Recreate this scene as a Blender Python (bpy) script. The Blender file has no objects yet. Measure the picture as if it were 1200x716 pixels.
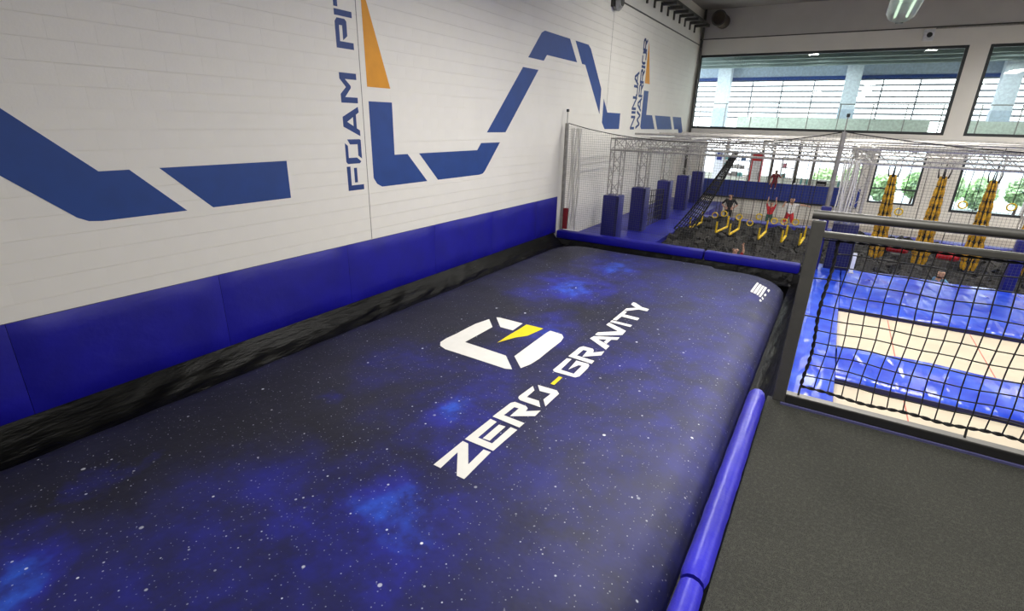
import bpy, bmesh, math, random
import numpy as np
from mathutils import Vector, Matrix
random.seed(7); rng = np.random.default_rng(7)
SC = bpy.context.scene; COL = SC.collection

# ------------------------------------------------------------------ camera
cam_d = bpy.data.cameras.new('camera'); cam = bpy.data.objects.new('camera', cam_d); COL.objects.link(cam)
cam_d.sensor_width = 36; cam_d.lens = 36*596.45/1200; cam_d.clip_start = .05; cam_d.clip_end = 400
cam.matrix_world = Matrix(((0.84763741, -0.20067921, 0.49116054, 0), (0.53000628, 0.27737187, -0.80134774, 0),
                           (0.02457971, 0.93957049, 0.34147201, 1.65), (0, 0, 0, 1)))
SC.camera = cam
# ------------------------------------------------------------------ overcast sky, exposure
w = bpy.data.worlds.new('sky'); SC.world = w; w.use_nodes = True
w.node_tree.nodes['Background'].inputs[0].default_value = (.93, .97, 1, 1)
w.node_tree.nodes['Background'].inputs[1].default_value = 5.0
vs = SC.view_settings; vs.view_transform = 'Standard'; vs.look = 'None'; vs.gamma = 1; vs.use_curve_mapping = False
vs.exposure = 0.2
LAMP_W = 200.0
cy = SC.cycles; cy.use_denoising = True; cy.max_bounces = 8; cy.diffuse_bounces = 5; cy.glossy_bounces = 3
cy.transparent_max_bounces = 24; cy.sample_clamp_indirect = 6; cy.caustics_reflective = False; cy.caustics_refractive = False

# ------------------------------------------------------------------ materials
MATS = {}
def lin(c): return tuple((v/255/12.92 if v/255 <= .04045 else ((v/255+.055)/1.055)**2.4) for v in c)
class N:
    """tiny node helper"""
    def __init__(s, name):
        s.m = bpy.data.materials.new(name); s.m.use_nodes = True; s.t = s.m.node_tree; s.b = s.t.nodes['Principled BSDF']
    def new(s, typ, **kw):
        n = s.t.nodes.new(typ)
        for k, v in kw.items(): setattr(n, k, v)
        return n
    def link(s, a, b): s.t.links.new(a, b)
    def val(s, sock, v):
        if hasattr(v, 'is_output'): s.link(v, sock)
        else: sock.default_value = v
    def math(s, op, a, b=0, clamp=False):
        n = s.new('ShaderNodeMath', operation=op, use_clamp=clamp); s.val(n.inputs[0], a); s.val(n.inputs[1], b); return n.outputs[0]
    def vec(s, op, a, b=(0, 0, 0)):
        n = s.new('ShaderNodeVectorMath', operation=op); s.val(n.inputs[0], a); s.val(n.inputs[1], b)
        return n.outputs['Value'] if op == 'LENGTH' else n.outputs['Vector']
    def ramp(s, f, a0, a1, b0=0., b1=1., smooth=True):
        n = s.new('ShaderNodeMapRange', interpolation_type='SMOOTHSTEP' if smooth else 'LINEAR'); n.clamp = True
        s.val(n.inputs[0], f)
        for i, v in enumerate((a0, a1, b0, b1)): n.inputs[1+i].default_value = v
        return n.outputs[0]
    def noise(s, vec, scale, detail=3, rough=.55):
        n = s.new('ShaderNodeTexNoise'); n.inputs['Scale'].default_value = scale; n.inputs['Detail'].default_value = detail
        n.inputs['Roughness'].default_value = rough
        if vec is not None: s.link(vec, n.inputs['Vector'])
        return n
    def mix(s, f, a, b):
        n = s.new('ShaderNodeMix', data_type='RGBA'); s.val(n.inputs[0], f)
        for k, v in ((6, a), (7, b)): s.val(n.inputs[k], v if hasattr(v, 'is_output') else (*v[:3], 1))
        return n.outputs[2]
    def co(s, kind='Object'): return s.new('ShaderNodeTexCoord').outputs[kind]
    def bump(s, h, strength=.3, dist=.01):
        n = s.new('ShaderNodeBump'); n.inputs['Strength'].default_value = strength; n.inputs['Distance'].default_value = dist
        s.link(h, n.inputs['Height']); s.link(n.outputs[0], s.b.inputs['Normal'])

def mat(name, rgb, rough=.6, metal=0., var=.12, scale=9., bump=0., bscale=60., spec=.5, bdist=.01):
    """plain material with a little procedural tone variation"""
    k = N(name); c = lin(rgb)
    nz = k.noise(k.co(), scale)
    f = k.ramp(nz.outputs[0], .3, .7)
    k.link(k.mix(f, tuple(v*(1-var) for v in c), tuple(min(1, v*(1+var)) for v in c)), k.b.inputs['Base Color'])
    k.b.inputs['Roughness'].default_value = rough; k.b.inputs['Metallic'].default_value = metal
    k.b.inputs['Specular IOR Level'].default_value = spec
    if bump: k.bump(k.noise(k.co(), bscale, 4).outputs[0], bump, bdist)
    MATS[name] = k.m; return k.m

mat('white_paint', (226, 223, 216), .75, var=.02, scale=1.3, bump=.25, bscale=45, bdist=.004)
mat('grey_white_band', (196, 193, 188), .8, var=.03, scale=1.3, bump=.2, bscale=40, bdist=.004)
mat('ceiling_grey', (150, 147, 142), .85, var=.04, scale=1)
mat('mural_blue', (16, 58, 128), .6, var=.07, scale=3, bump=.15, bscale=50, bdist=.003)
mat('mural_yellow', (212, 142, 6), .6, var=.06, scale=3, bump=.15, bscale=50, bdist=.003)
mat('letter_blue', (18, 52, 116), .6, var=.05, scale=3)
mat('pad_blue', (18, 15, 138), .42, var=.12, scale=2.2, bump=.35, bscale=3.2, bdist=.03)
mat('edge_blue', (44, 40, 178), .38, var=.15, scale=4, bump=.3, bscale=9, bdist=.02)
mat('deck_blue', (22, 24, 142), .42, var=.12, scale=3, bump=.2, bscale=5, bdist=.02)
mat('post_blue', (15, 17, 104), .42, var=.12, scale=3, bump=.2, bscale=5, bdist=.02)
mat('trim_dull', (78, 78, 118), .5); mat('navy', (14, 16, 78), .5, var=.1)
mat('print_white', (238, 236, 230), .55, var=.02)
mat('print_yellow', (240, 216, 20), .55, var=.03)
mat('black_bar', (34, 34, 33), .45, var=.1, scale=20)
mat('rail_grey', (76, 75, 71), .45, metal=.15, var=.08, scale=20)
mat('ledge_grey', (112, 110, 106), .5, metal=.3, var=.1)
mat('net_black', (16, 16, 17), .7, var=.2, scale=40)
mat('net_grey', (88, 88, 86), .8, var=.1, scale=30)
mat('net_pale', (206, 204, 198), .85, var=.1, scale=30)
mat('rope_black', (22, 21, 20), .8, var=.2, scale=60)
mat('alu', (188, 185, 180), .35, metal=.35, var=.12, scale=12)
mat('steel', (140, 138, 134), .4, metal=.3, var=.15, scale=14)
mat('bed_beige', (196, 184, 162), .75, var=.05, scale=3, bump=.2, bscale=220, bdist=.002)
mat('red_line', (190, 104, 88), .7)
mat('under_black', (20, 20, 22), .8)
mat('ring_yellow', (228, 192, 20), .45, var=.08, scale=12)
mat('rope_yellow', (214, 164, 30), .6, var=.4, scale=14)
mat('tube_dark', (26, 20, 10), .8)
mat('red_foam', (190, 24, 34), .55)
mat('band_blue', (22, 48, 140), .5, var=.08)
mat('window_frame', (34, 40, 42), .45, var=.1)
mat('mullion_grey', (120, 118, 112), .5)
mat('floor_pale', (196, 186, 176), .6, var=.06, scale=2)
mat('soffit', (120, 134, 132), .7, var=.1, scale=2)
mat('column_blue', (222, 232, 246), .6)
mat('fascia', (188, 202, 220), .6)
mat('balustrade_green', (204, 216, 208), .5)
mat('louvre', (120, 122, 130), .5)
mat('grey_box', (150, 150, 150), .5)
mat('dark_brown', (66, 56, 44), .7)
mat('asphalt', (186, 192, 198), .9)
mat('leaf', (196, 226, 176), .6, var=.4, scale=1.5)
mat('bark', (86, 70, 54), .9)
mat('skin', (206, 160, 134), .55, var=.03)
mat('hair', (40, 30, 24), .6)
mat('cloth_black', (24, 24, 27), .85); mat('cloth_red', (186, 32, 40), .8); mat('cloth_white', (224, 222, 220), .8)
mat('cloth_dark_red', (122, 24, 36), .8); mat('cloth_green', (40, 78, 66), .8); mat('cloth_blue', (86, 132, 168), .8)
mat('cloth_grey', (92, 92, 96), .8)
mat('shelf_white', (226, 228, 230), .5); mat('box_blue', (110, 150, 200), .5); mat('box_teal', (120, 190, 190), .5); mat('box_pink', (220, 150, 170), .5)
mat('black_plastic', (24, 25, 27), .4)

k = N('foam'); oi = k.new('ShaderNodeObjectInfo'); ge = k.new('ShaderNodeNewGeometry')
f = k.math('FRACT', k.math('ADD', oi.outputs['Random'], ge.outputs['Random Per Island']))
k.link(k.mix(f, lin((16, 16, 15)), lin((56, 54, 51))), k.b.inputs['Base Color']); k.b.inputs['Roughness'].default_value = .95
k.bump(k.noise(k.co(), 70).outputs[0], .4, .01); MATS['foam'] = k.m

k = N('carpet'); n1 = k.noise(k.co(), 260, 2); n2 = k.noise(k.co(), 2.2, 3); n3 = k.noise(k.co(), 60, 2)
c = k.mix(k.ramp(n1.outputs[0], .32, .68), lin((45, 46, 43)), lin((80, 80, 74)))
c = k.mix(k.ramp(n2.outputs[0], .35, .7, 0, .35), c, lin((52, 53, 50))); c = k.mix(k.ramp(n3.outputs[0], .45, .7, 0, .3), c, lin((92, 92, 85)))
k.link(c, k.b.inputs['Base Color']); k.b.inputs['Roughness'].default_value = .97; k.b.inputs['Specular IOR Level'].default_value = .1
k.bump(n1.outputs[0], .7, .01); MATS['carpet'] = k.m

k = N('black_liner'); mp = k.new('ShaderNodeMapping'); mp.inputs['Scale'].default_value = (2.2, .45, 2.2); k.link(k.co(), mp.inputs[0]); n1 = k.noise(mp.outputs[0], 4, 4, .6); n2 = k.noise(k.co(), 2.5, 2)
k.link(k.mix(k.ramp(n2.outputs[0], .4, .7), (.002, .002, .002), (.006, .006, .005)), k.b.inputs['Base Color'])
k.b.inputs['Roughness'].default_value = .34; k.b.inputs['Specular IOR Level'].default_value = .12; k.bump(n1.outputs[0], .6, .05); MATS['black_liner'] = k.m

k = N('vinyl_blue'); n1 = k.noise(k.co(), 2.4, 3, .5)
mp = k.new('ShaderNodeMapping'); mp.inputs['Scale'].default_value = (1.6, .55, 1); mp.inputs['Rotation'].default_value = (0, 0, .9); k.link(k.co(), mp.inputs[0])
n2 = k.noise(mp.outputs[0], 2.6, 1, .45)
k.link(k.mix(k.ramp(n1.outputs[0], .3, .7), lin((34, 62, 190)), lin((58, 92, 212))), k.b.inputs['Base Color'])
k.b.inputs['Roughness'].default_value = .22; k.bump(k.math('ADD', k.ramp(n2.outputs[0], .42, .62), k.math('MULTIPLY', n1.outputs[0], .4)), .4, .03)
MATS['vinyl_blue'] = k.m

k = N('pane_glass'); k.t.nodes.remove(k.b)
tr = k.new('ShaderNodeBsdfTransparent'); tr.inputs[0].default_value = (.92, .96, .95, 1)
gl = k.new('ShaderNodeBsdfGlossy'); gl.inputs['Roughness'].default_value = .02
mx = k.new('ShaderNodeMixShader'); mx.inputs[0].default_value = .06
k.link(tr.outputs[0], mx.inputs[1]); k.link(gl.outputs[0], mx.inputs[2]); k.link(mx.outputs[0], k.t.nodes['Material Output'].inputs[0]); MATS['pane_glass'] = k.m

k = N('lamp_tube'); k.b.inputs['Base Color'].default_value = (.8, .9, .8, 1); k.b.inputs['Emission Color'].default_value = (.75, 1, .72, 1); k.b.inputs['Emission Strength'].default_value = 1.1; MATS['lamp_tube'] = k.m
k = N('lamp_shell'); k.t.nodes.remove(k.b); tr = k.new('ShaderNodeBsdfTransparent'); tr.inputs[0].default_value = (.9, .94, .92, 1)
df = k.new('ShaderNodeBsdfDiffuse'); df.inputs[0].default_value = (.6, .64, .62, 1); mx = k.new('ShaderNodeMixShader'); mx.inputs[0].default_value = .4
k.link(tr.outputs[0], mx.inputs[1]); k.link(df.outputs[0], mx.inputs[2]); k.link(mx.outputs[0], k.t.nodes['Material Output'].inputs[0]); MATS['lamp_shell'] = k.m

# printed galaxy cloth of the airbag
k = N('galaxy_print'); P = k.co()
nz = k.noise(P, 1.1, 5, .6); warp = k.vec('MULTIPLY', k.vec('SUBTRACT', nz.outputs['Color'], (.5, .5, .5)), (1.5, 1.9, 0))
PW = k.vec('ADD', P, warp)
acc = None; core = None
BLOBS = [(-3.95, 8.5, .85, 1.1, .95), (-2.95, 3.85, .75, .75, 1.0), (-2.45, 2.3, .85, .7, .9), (-3.4, 6.3, .6, .8, .7), (-3.15, 1.75, 1.1, .8, .62),
         (-3.2, 1.0, 1.1, .6, .5), (-4.1, .3, .9, .5, 1.0), (-3.8, 10.6, .9, 1.6, .75), (-4.44, 3.28, .22, .2, .45), (-4.85, 1.2, .25, .2, .4),
         (-4.2, 4.4, .7, .7, .4), (-1.9, 3.3, 1.2, 1.1, .42), (-1.9, 5.8, 1.1, 1.6, .42), (-3.3, 4.7, .7, .8, .5), (-1.3, 9.2, 1.1, 2.4, .36), (-1.6, 1.4, 1.2, 1.2, .35), (-2.6, 9.9, 1.3, 1.8, .4), (-1.1, 5.5, 1.5, 5.0, .42), (-1.4, .8, 1.6, 2.0, .4)]  # broad right-hand blobs paint the window haze into the cover's colour
for bx_, by_, rx, ry, st in BLOBS:
    d = k.vec('LENGTH', k.vec('MULTIPLY', k.vec('SUBTRACT', PW, (bx_, by_, 0)), (1/(rx*1.5), 1/(ry*1.5), 0)))
    v = k.ramp(d, 0, 1, st, 0); acc = v if acc is None else k.math('MAXIMUM', acc, v)
    if st > .65:
        d2 = k.vec('LENGTH', k.vec('MULTIPLY', k.vec('SUBTRACT', PW, (bx_, by_, 0)), (1/(rx*.55), 1/(ry*.55), 0)))
        v2 = k.ramp(d2, 0, 1, st, 0); core = v2 if core is None else k.math('MAXIMUM', core, v2)
n4 = k.noise(P, 2.6, 5, .62)
acc = k.math('MULTIPLY', acc, k.ramp(n4.outputs[0], .3, .72, .25, 1.05))
col = k.mix(k.ramp(k.noise(P, .7, 3).outputs[0], .35, .65), lin((21, 22, 34)), lin((30, 31, 52)))
col = k.mix(acc, col, lin((36, 40, 172)))
col = k.mix(k.math('MULTIPLY', core, k.ramp(n4.outputs[0], .35, .75), True), col, lin((46, 104, 226)))
for sc_, r0, keep, br in ((5.5, .07, .72, .8), (11., .09, .58, .6), (1.6, .035, .45, 1.), (19., .12, .55, .4)):
    vo = k.new('ShaderNodeTexVoronoi', voronoi_dimensions='2D'); vo.inputs['Scale'].default_value = sc_; k.link(P, vo.inputs['Vector'])
    sp = k.new('ShaderNodeSeparateColor'); k.link(vo.outputs['Color'], sp.inputs[0])
    star = k.ramp(k.math('SUBTRACT', vo.outputs['Distance'], k.math('MULTIPLY', sp.outputs[1], r0*.6)), 0, r0*.4, br, 0)
    on = k.math('GREATER_THAN', sp.outputs[0], keep)
    col = k.mix(k.math('MULTIPLY', k.math('MULTIPLY', star, on), k.ramp(sp.outputs[2], 0, 1, .35, 1)), col, (.82, .86, .95))
k.link(col, k.b.inputs['Base Color']); k.b.inputs['Roughness'].default_value = .5; k.b.inputs['Specular IOR Level'].default_value = .45
k.bump(k.noise(P, 1.7, 4).outputs[0], .35, .05); MATS['galaxy_print'] = k.m

# ------------------------------------------------------------------ mesh helpers
ORG = {}
class MB:
    def __init__(s): s.v = []; s.f = []; s.m = []
    def add(s, verts, faces, mi=0):
        o = len(s.v); s.v += [tuple(map(float, p)) for p in verts]; s.f += [tuple(i+o for i in f) for f in faces]; s.m += [mi]*len(faces); return s
    def box(s, x0, x1, y0, y1, z0, z1, mi=0):
        v = [(x, y, z) for x in (x0, x1) for y in (y0, y1) for z in (z0, z1)]
        return s.add(v, [(0, 1, 3, 2), (4, 6, 7, 5), (0, 4, 5, 1), (2, 3, 7, 6), (0, 2, 6, 4), (1, 5, 7, 3)], mi)
    def rbox(s, x0, x1, y0, y1, z0, z1, r=.02, mi=0):
        """box with chamfered edges"""
        x = (x0, x0+r, x1-r, x1); y = (y0, y0+r, y1-r, y1); z = (z0, z0+r, z1-r, z1)
        bm = bmesh.new(); bmesh.ops.create_cube(bm, size=1)
        for q in bm.verts: q.co = Vector(((x0+x1)/2+q.co.x*(x1-x0), (y0+y1)/2+q.co.y*(y1-y0), (z0+z1)/2+q.co.z*(z1-z0)))
        bmesh.ops.bevel(bm, geom=bm.edges[:], offset=r, segments=2, affect='EDGES', profile=.6)
        bm.verts.index_update(); s.add([q.co[:] for q in bm.verts], [[q.index for q in f.verts] for f in bm.faces], mi); bm.free(); return s
    def tube(s, pts, r, n=6, mi=0, cap=True, closed=False):
        pts = [Vector(p) for p in pts]; rr = r if isinstance(r, (list, tuple)) else [r]*len(pts); rings = []; L = len(pts)
        prev = None
        for i, p in enumerate(pts):
            a = pts[i-1] if (i or closed) else pts[i]; b = pts[(i+1) % L] if (i < L-1 or closed) else pts[i]
            d = (b-a).normalized() if (b-a).length > 1e-9 else Vector((0, 0, 1))
            up = prev if prev is not None else (Vector((0, 0, 1)) if abs(d.z) < .9 else Vector((0, 1, 0)))
            e = (up - d*up.dot(d)).normalized(); g = d.cross(e); prev = e
            rings.append([p+e*(rr[i]*math.cos(2*math.pi*j/n+math.pi/n))+g*(rr[i]*math.sin(2*math.pi*j/n+math.pi/n)) for j in range(n)])
        v = [q for R in rings for q in R]; f = []
        for i in range(L if closed else L-1):
            for j in range(n): f.append((i*n+j, i*n+(j+1) % n, ((i+1) % L)*n+(j+1) % n, ((i+1) % L)*n+j))
        if cap and not closed: f += [tuple(range(n))[::-1], tuple((L-1)*n+j for j in range(n))]
        return s.add(v, f, mi)
    def cyl(s, a, b, r, n=12, mi=0): return s.tube([a, b], r, n, mi)
    def ring(s, c, R, r, axis='y', n=20, m=8, mi=0):
        u, v = {'y': ((1, 0, 0), (0, 0, 1)), 'x': ((0, 1, 0), (0, 0, 1)), 'z': ((1, 0, 0), (0, 1, 0))}[axis]
        u = Vector(u); v = Vector(v); c = Vector(c)
        return s.tube([c+u*(R*math.cos(2*math.pi*i/n))+v*(R*math.sin(2*math.pi*i/n)) for i in range(n)], r, m, mi, closed=True)
    def prism(s, poly, fn, t, mi=0):
        """flat outline poly [(a,b)] -> solid of thickness t; fn(a,b,h) -> xyz"""
        n = len(poly); v = [fn(a, b, t) for a, b in poly]+[fn(a, b, 0) for a, b in poly]
        return s.add(v, [tuple(range(n)), tuple(range(2*n-1, n-1, -1))]+[(i, i+n, (i+1) % n+n, (i+1) % n) for i in range(n)], mi)
    def grid(s, P, mi=0, close=False):
        P = np.asarray(P); a, b = P.shape[:2]; o = len(s.v); s.v += [tuple(p) for p in P.reshape(-1, 3).tolist()]
        fs = [(o+i*b+j, o+(i+1)*b+j, o+(i+1)*b+j+1, o+i*b+j+1) for i in range(a-1) for j in range(b-1)]
        s.f += fs; s.m += [mi]*len(fs); return s
    def build(s, name, mats, parent=None, smooth=False, recalc=True):
        mats = [mats] if isinstance(mats, str) else mats; o0 = ORG.get(parent, Vector((0, 0, 0)))
        me = bpy.data.meshes.new(name)
        me.from_pydata([(p[0]-o0[0], p[1]-o0[1], p[2]-o0[2]) for p in s.v], [], s.f)
        for mm in mats: me.materials.append(MATS[mm])
        me.polygons.foreach_set('material_index', s.m)
        if recalc:
            bm = bmesh.new(); bm.from_mesh(me); bmesh.ops.recalc_face_normals(bm, faces=bm.faces[:]); bm.to_mesh(me); bm.free()
        if smooth:
            me.polygons.foreach_set('use_smooth', [True]*len(me.polygons))
            try: me.set_sharp_from_angle(angle=math.radians(38))
            except Exception: pass
        me.update(); o = bpy.data.objects.new(name, me); COL.objects.link(o)
        if parent is not None: o.parent = parent; ORG[o] = o0
        return o
def tag(o, label=None, cat=None, group=None, kind=None):
    for kk, v in (('label', label), ('category', cat), ('group', group), ('kind', kind)):
        if v: o[kk] = v
    return o
def empty(name, loc, label=None, cat=None, group=None, kind=None):
    o = bpy.data.objects.new(name, None); COL.objects.link(o); o.location = loc; o.empty_display_size = .1; ORG[o] = Vector(loc)
    return tag(o, label, cat, group, kind)
def struct(o): o['kind'] = 'structure'; return o
def copy_tree(o, parent=None):
    c = o.copy(); COL.objects.link(c); c.parent = parent
    for ch in list(o.children): copy_tree(ch, c)
    return c
def truss(mb, A, B, side=.29, rc=.024, rb=.011, pitch=.34):
    """square box truss from A to B, four chords with zig-zag braces"""
    A = Vector(A); B = Vector(B); d = (B-A).normalized()
    up = Vector((0, 0, 1)) if abs(d.z) < .9 else Vector((0, 1, 0)); e = up.cross(d).normalized(); g = d.cross(e); h = side/2
    cs = [e*h+g*h, -e*h+g*h, -e*h-g*h, e*h-g*h]
    for c in cs: mb.tube([A+c, B+c], rc, 6)
    n = max(1, round((B-A).length/pitch))
    for q in range(4):
        c0, c1 = cs[q], cs[(q+1) % 4]
        for i in range(n):
            p = A+d*((B-A).length*i/n); r = A+d*((B-A).length*(i+1)/n)
            mb.tube([p+(c0 if i % 2 else c1), r+(c1 if i % 2 else c0)], rb, 4, cap=False)
    for p in (A, B):
        for q in range(4): mb.tube([p+cs[q], p+cs[(q+1) % 4]], rb*1.3, 4, cap=False)

# ================================================================== THE HALL
XW, YB, ZF, ZT = -6.5, 26.3, -2.2, 6.46
def holed(mb, a0, a1, z0, z1, holes, put, zmat=None):
    """rectangular wall with rectangular holes; put(mb, a0,a1,z0,z1,mi) adds one block"""
    A = sorted({a0, a1, *[h[0] for h in holes], *[h[1] for h in holes]}); Z = sorted({z0, z1, *([zmat] if zmat else []), *[h[2] for h in holes], *[h[3] for h in holes]})
    for i in range(len(A)-1):
        for j in range(len(Z)-1):
            ca, cz = (A[i]+A[i+1])/2, (Z[j]+Z[j+1])/2
            if any(h[0] < ca < h[1] and h[2] < cz < h[3] for h in holes): continue
            put(mb, A[i], A[i+1], Z[j], Z[j+1], 1 if zmat and cz > zmat else 0)

struct(MB().box(-6.8, 14.3, -7.3, YB+.3, ZF-.2, ZF).build('floor', 'floor_pale'))
ce = MB().box(-6.8, 14.3, -7.3, YB+.3, ZT, ZT+.2); struct(ce.build('ceiling', 'ceiling_grey'))
for i, yy in enumerate((3.0, 11.0, 19.0)):
    struct(MB().box(-6.5, 14, yy-.25, yy+.25, ZT-.55, ZT).build('ceiling_beam', 'ceiling_grey'))
# left wall: painted blocks, each 0.4 x 0.2 m
wl = struct(MB().box(-6.8, XW-.007, -7.3, YB+.3, ZF, ZT).build('wall_left', 'white_paint'))
bw, bh, gp = .4, .2, .0004
gz = .006; bmesh_ = MB().box(0, .012, 0, bw-gp, 0, bh-gz).build('block', 'white_paint', wl); bmesh_.location = (0, 0, -50); block_me = bmesh_.data
bpy.data.objects.remove(bmesh_)
cells = []
for r in range(27):
    z = -.34+r*bh
    for c in range(-10, 68):
        y = c*bw+(bw/2 if r % 2 else 0)
        if y+bw > YB: continue
        cells.append((y, z))
R_ = Matrix(((0.84763741, 0.53000628, 0.02457971), (-0.20067921, 0.27737187, 0.93957049), (-0.49116054, 0.80134774, -0.34147201)))
def size_in_view(y, z):
    q = R_ @ Vector((XW, y+.2, z+.1-1.65))
    if q.z < .5: return -1
    if abs(q.x/q.z) > 1.02 or abs(q.y/q.z) > .61: return -1
    return 1/(q.length_squared*q.length)
cells.sort(key=lambda c: -size_in_view(*c))
for y, z in cells[:300]:
    o = bpy.data.objects.new('block', block_me); COL.objects.link(o); o.parent = wl; o.location = (XW-.012, y, z)
mb = MB()
for y, z in cells[300:]: mb.box(XW-.012, XW, y, y+bw-gp, z, z+bh-gz)
tag(mb.build('blockwork', 'white_paint', wl, recalc=False), kind='stuff')
# top edge line of the blockwork and the upright panel joints
MB().box(XW-.006, XW+.012, 16.0, YB, 5.05, 5.09).build('joint_strip', 'rail_grey', wl)
for yj, z0, z1 in ((5.99, -.3, 5.06), (15.9, 1.9, 5.06)): MB().box(XW-.002, XW+.0015, yj-.006, yj+.006, z0, z1).build('panel_joint', 'ledge_grey', wl)

MURAL_BLUE = [
 [(.55,2.79),(1.72,1.64),(2.34,1.05),(2.62,1.05),(3.13,.545),(2.27,.545),(2.15,.56),(2.06,.61),(1.58,1.06),(.4,2.23)],
 [(2.92,1.05),(4.54,1.05),(4.54,.545),(3.44,.545)],
 [(6.12,1.88),(6.63,1.88),(6.63,1.05),(6.95,1.05),(7.45,.545),(6.3,.545),(6.19,.6),(6.12,.7)],
 [(7.25,1.05),(9.05,1.05),(9.19,1.19),(9.91,1.19),(9.33,.61),(9.25,.56),(9.13,.545),(7.76,.545)],
 [(9.40,1.4),(10.13,1.4),(11.52,2.79),(10.81,2.79)],
 [(11.03,3.01),(11.61,3.59),(11.76,3.65),(13.1,3.65),(13.6,3.15),(11.91,3.15),(11.76,3.01)],
 [(13.43,3.65),(14.25,3.65),(14.43,3.57),(15.38,2.6),(15.38,1.9),(14.13,3.14),(13.92,3.14)],
 [(15.63,2.34),(16.0,1.96),(17.13,1.96),(17.13,1.47),(15.88,1.47),(15.63,1.66)],
 [(19.28,2.78),(19.79,2.78),(19.82,1.97),(20.52,1.97),(21.02,1.47),(19.4,1.47),(19.28,1.55)],
 [(20.88,1.97),(22.99,1.97),(23.48,1.46),(21.38,1.46)],
 [(23.37,1.97),(24.72,1.97),(25.35,1.31),(26.29,1.31),(26.29,1.2),(24.75,1.2),(24.48,1.46),(23.85,1.46)]]
MURAL_YELLOW = [[(6.10,3.57),(6.61,2.09),(6.11,2.09)], [(19.28,4.36),(19.83,3.02),(19.28,3.02)]]
FOAM_PIT = [('F',[[(5.58,.91),(5.65,.91),(5.65,.62),(5.9,.62),(5.9,.54),(5.58,.54)],[(5.72,.885),(5.78,.885),(5.78,.66),(5.72,.66)]]),
 ('O',[[(5.63,1.315),(5.88,1.315),(5.9,1.3),(5.9,1.02),(5.83,1.07),(5.83,1.24),(5.68,1.24)],[(5.58,1.26),(5.635,1.22),(5.635,1.04),(5.8,1.04),(5.88,.98),(5.85,.95),(5.61,.95),(5.58,.98)]]),
 ('A',[[(5.58,1.64),(5.89,1.79),(5.9,1.71),(5.66,1.57),(5.9,1.445),(5.9,1.36),(5.58,1.5)],[(5.78,1.65),(5.84,1.68),(5.84,1.47),(5.78,1.5)]]),
 ('M',[[(5.58,2.255),(5.9,2.255),(5.9,2.17),(5.68,2.17),(5.78,2.08),(5.78,2.05),(5.66,1.92),(5.9,1.92),(5.9,1.84),(5.58,1.84),(5.58,1.96),(5.69,2.06),(5.58,2.17)]]),
 ('P',[[(5.58,2.58),(5.58,2.92),(5.62,2.97),(5.76,2.97),(5.79,2.94),(5.79,2.75),(5.71,2.69),(5.71,2.88),(5.65,2.88),(5.65,2.67),(5.9,2.67),(5.9,2.58)]]),
 ('I',[[(5.58,3.08),(5.9,3.08),(5.9,3.0),(5.58,3.0)]]),
 ('T',[[(5.58,3.11),(5.65,3.11),(5.65,3.5),(5.58,3.5)],[(5.65,3.27),(5.9,3.27),(5.9,3.35),(5.65,3.35)]])]
onwall = lambda a, b, t: (XW+t, a, b)
for p in MURAL_BLUE: MB().prism(p, onwall, .0025).build('mural_stroke', 'mural_blue', wl)
for p in MURAL_YELLOW: MB().prism(p, onwall, .0025).build('mural_flag', 'mural_yellow', wl)
for ch, ps in FOAM_PIT:
    mb = MB()
    for p in ps: mb.prism(p, onwall, .0025)
    mb.build('painted_letter', 'letter_blue', wl)
# NINJA / WARRIOR, reading upwards; strokes in a unit box (reading direction, letter height)
GL = {'N': [[(0,0),(0,1),(1,0),(1,1)]], 'I': [[(.5,0),(.5,1)]], 'J': [[(0,.25),(.15,0),(.85,0),(1,.15),(1,1)]],
      'A': [[(0,0),(.45,1),(.6,1),(1,0)], [(.3,.3),(.75,.3)]], 'W': [[(0,1),(.22,0),(.5,.8),(.78,0),(1,1)]],
      'R': [[(0,0),(0,1),(.85,1),(1,.85),(1,.6),(.85,.45),(.2,.45)], [(.55,.45),(1,0)]], 'O': [[(.1,.1),(0,.3),(0,.85),(.1,1),(.6,1)], [(.4,0),(.9,0),(1,.15),(1,.75),(.9,.95)]]}
def vertical_word(word, ybase, ytop, zs, th):
    for ch, (z0, z1) in zip(word, zs):
        mb = MB()
        for st in GL[ch]:
            pts = [(ybase+(ytop-ybase)*b, z0+(z1-z0)*a) for a, b in st]
            for (a0, b0), (a1, b1) in zip(pts[:-1], pts[1:]):
                d = Vector((a1-a0, b1-b0)).normalized(); n = Vector((-d.y, d.x))*th/2; e = d*th*.3
                q = [(a0-e.x+n.x, b0-e.y+n.y), (a1+e.x+n.x, b1+e.y+n.y), (a1+e.x-n.x, b1+e.y-n.y), (a0-e.x-n.x, b0-e.y-n.y)]
                mb.prism(q, onwall, .0025)
        mb.build('painted_letter', 'letter_blue', wl)
vertical_word('NINJA', 18.58, 18.22, [(1.5,1.87),(1.97,2.07),(2.14,2.5),(2.56,2.86),(2.93,3.3)], .085)
vertical_word('WARRIOR', 19.12, 18.78, [(1.52,2.05),(2.1,2.5),(2.58,2.95),(3.03,3.4),(3.47,3.57),(3.63,3.98),(4.05,4.36)], .085)

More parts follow.
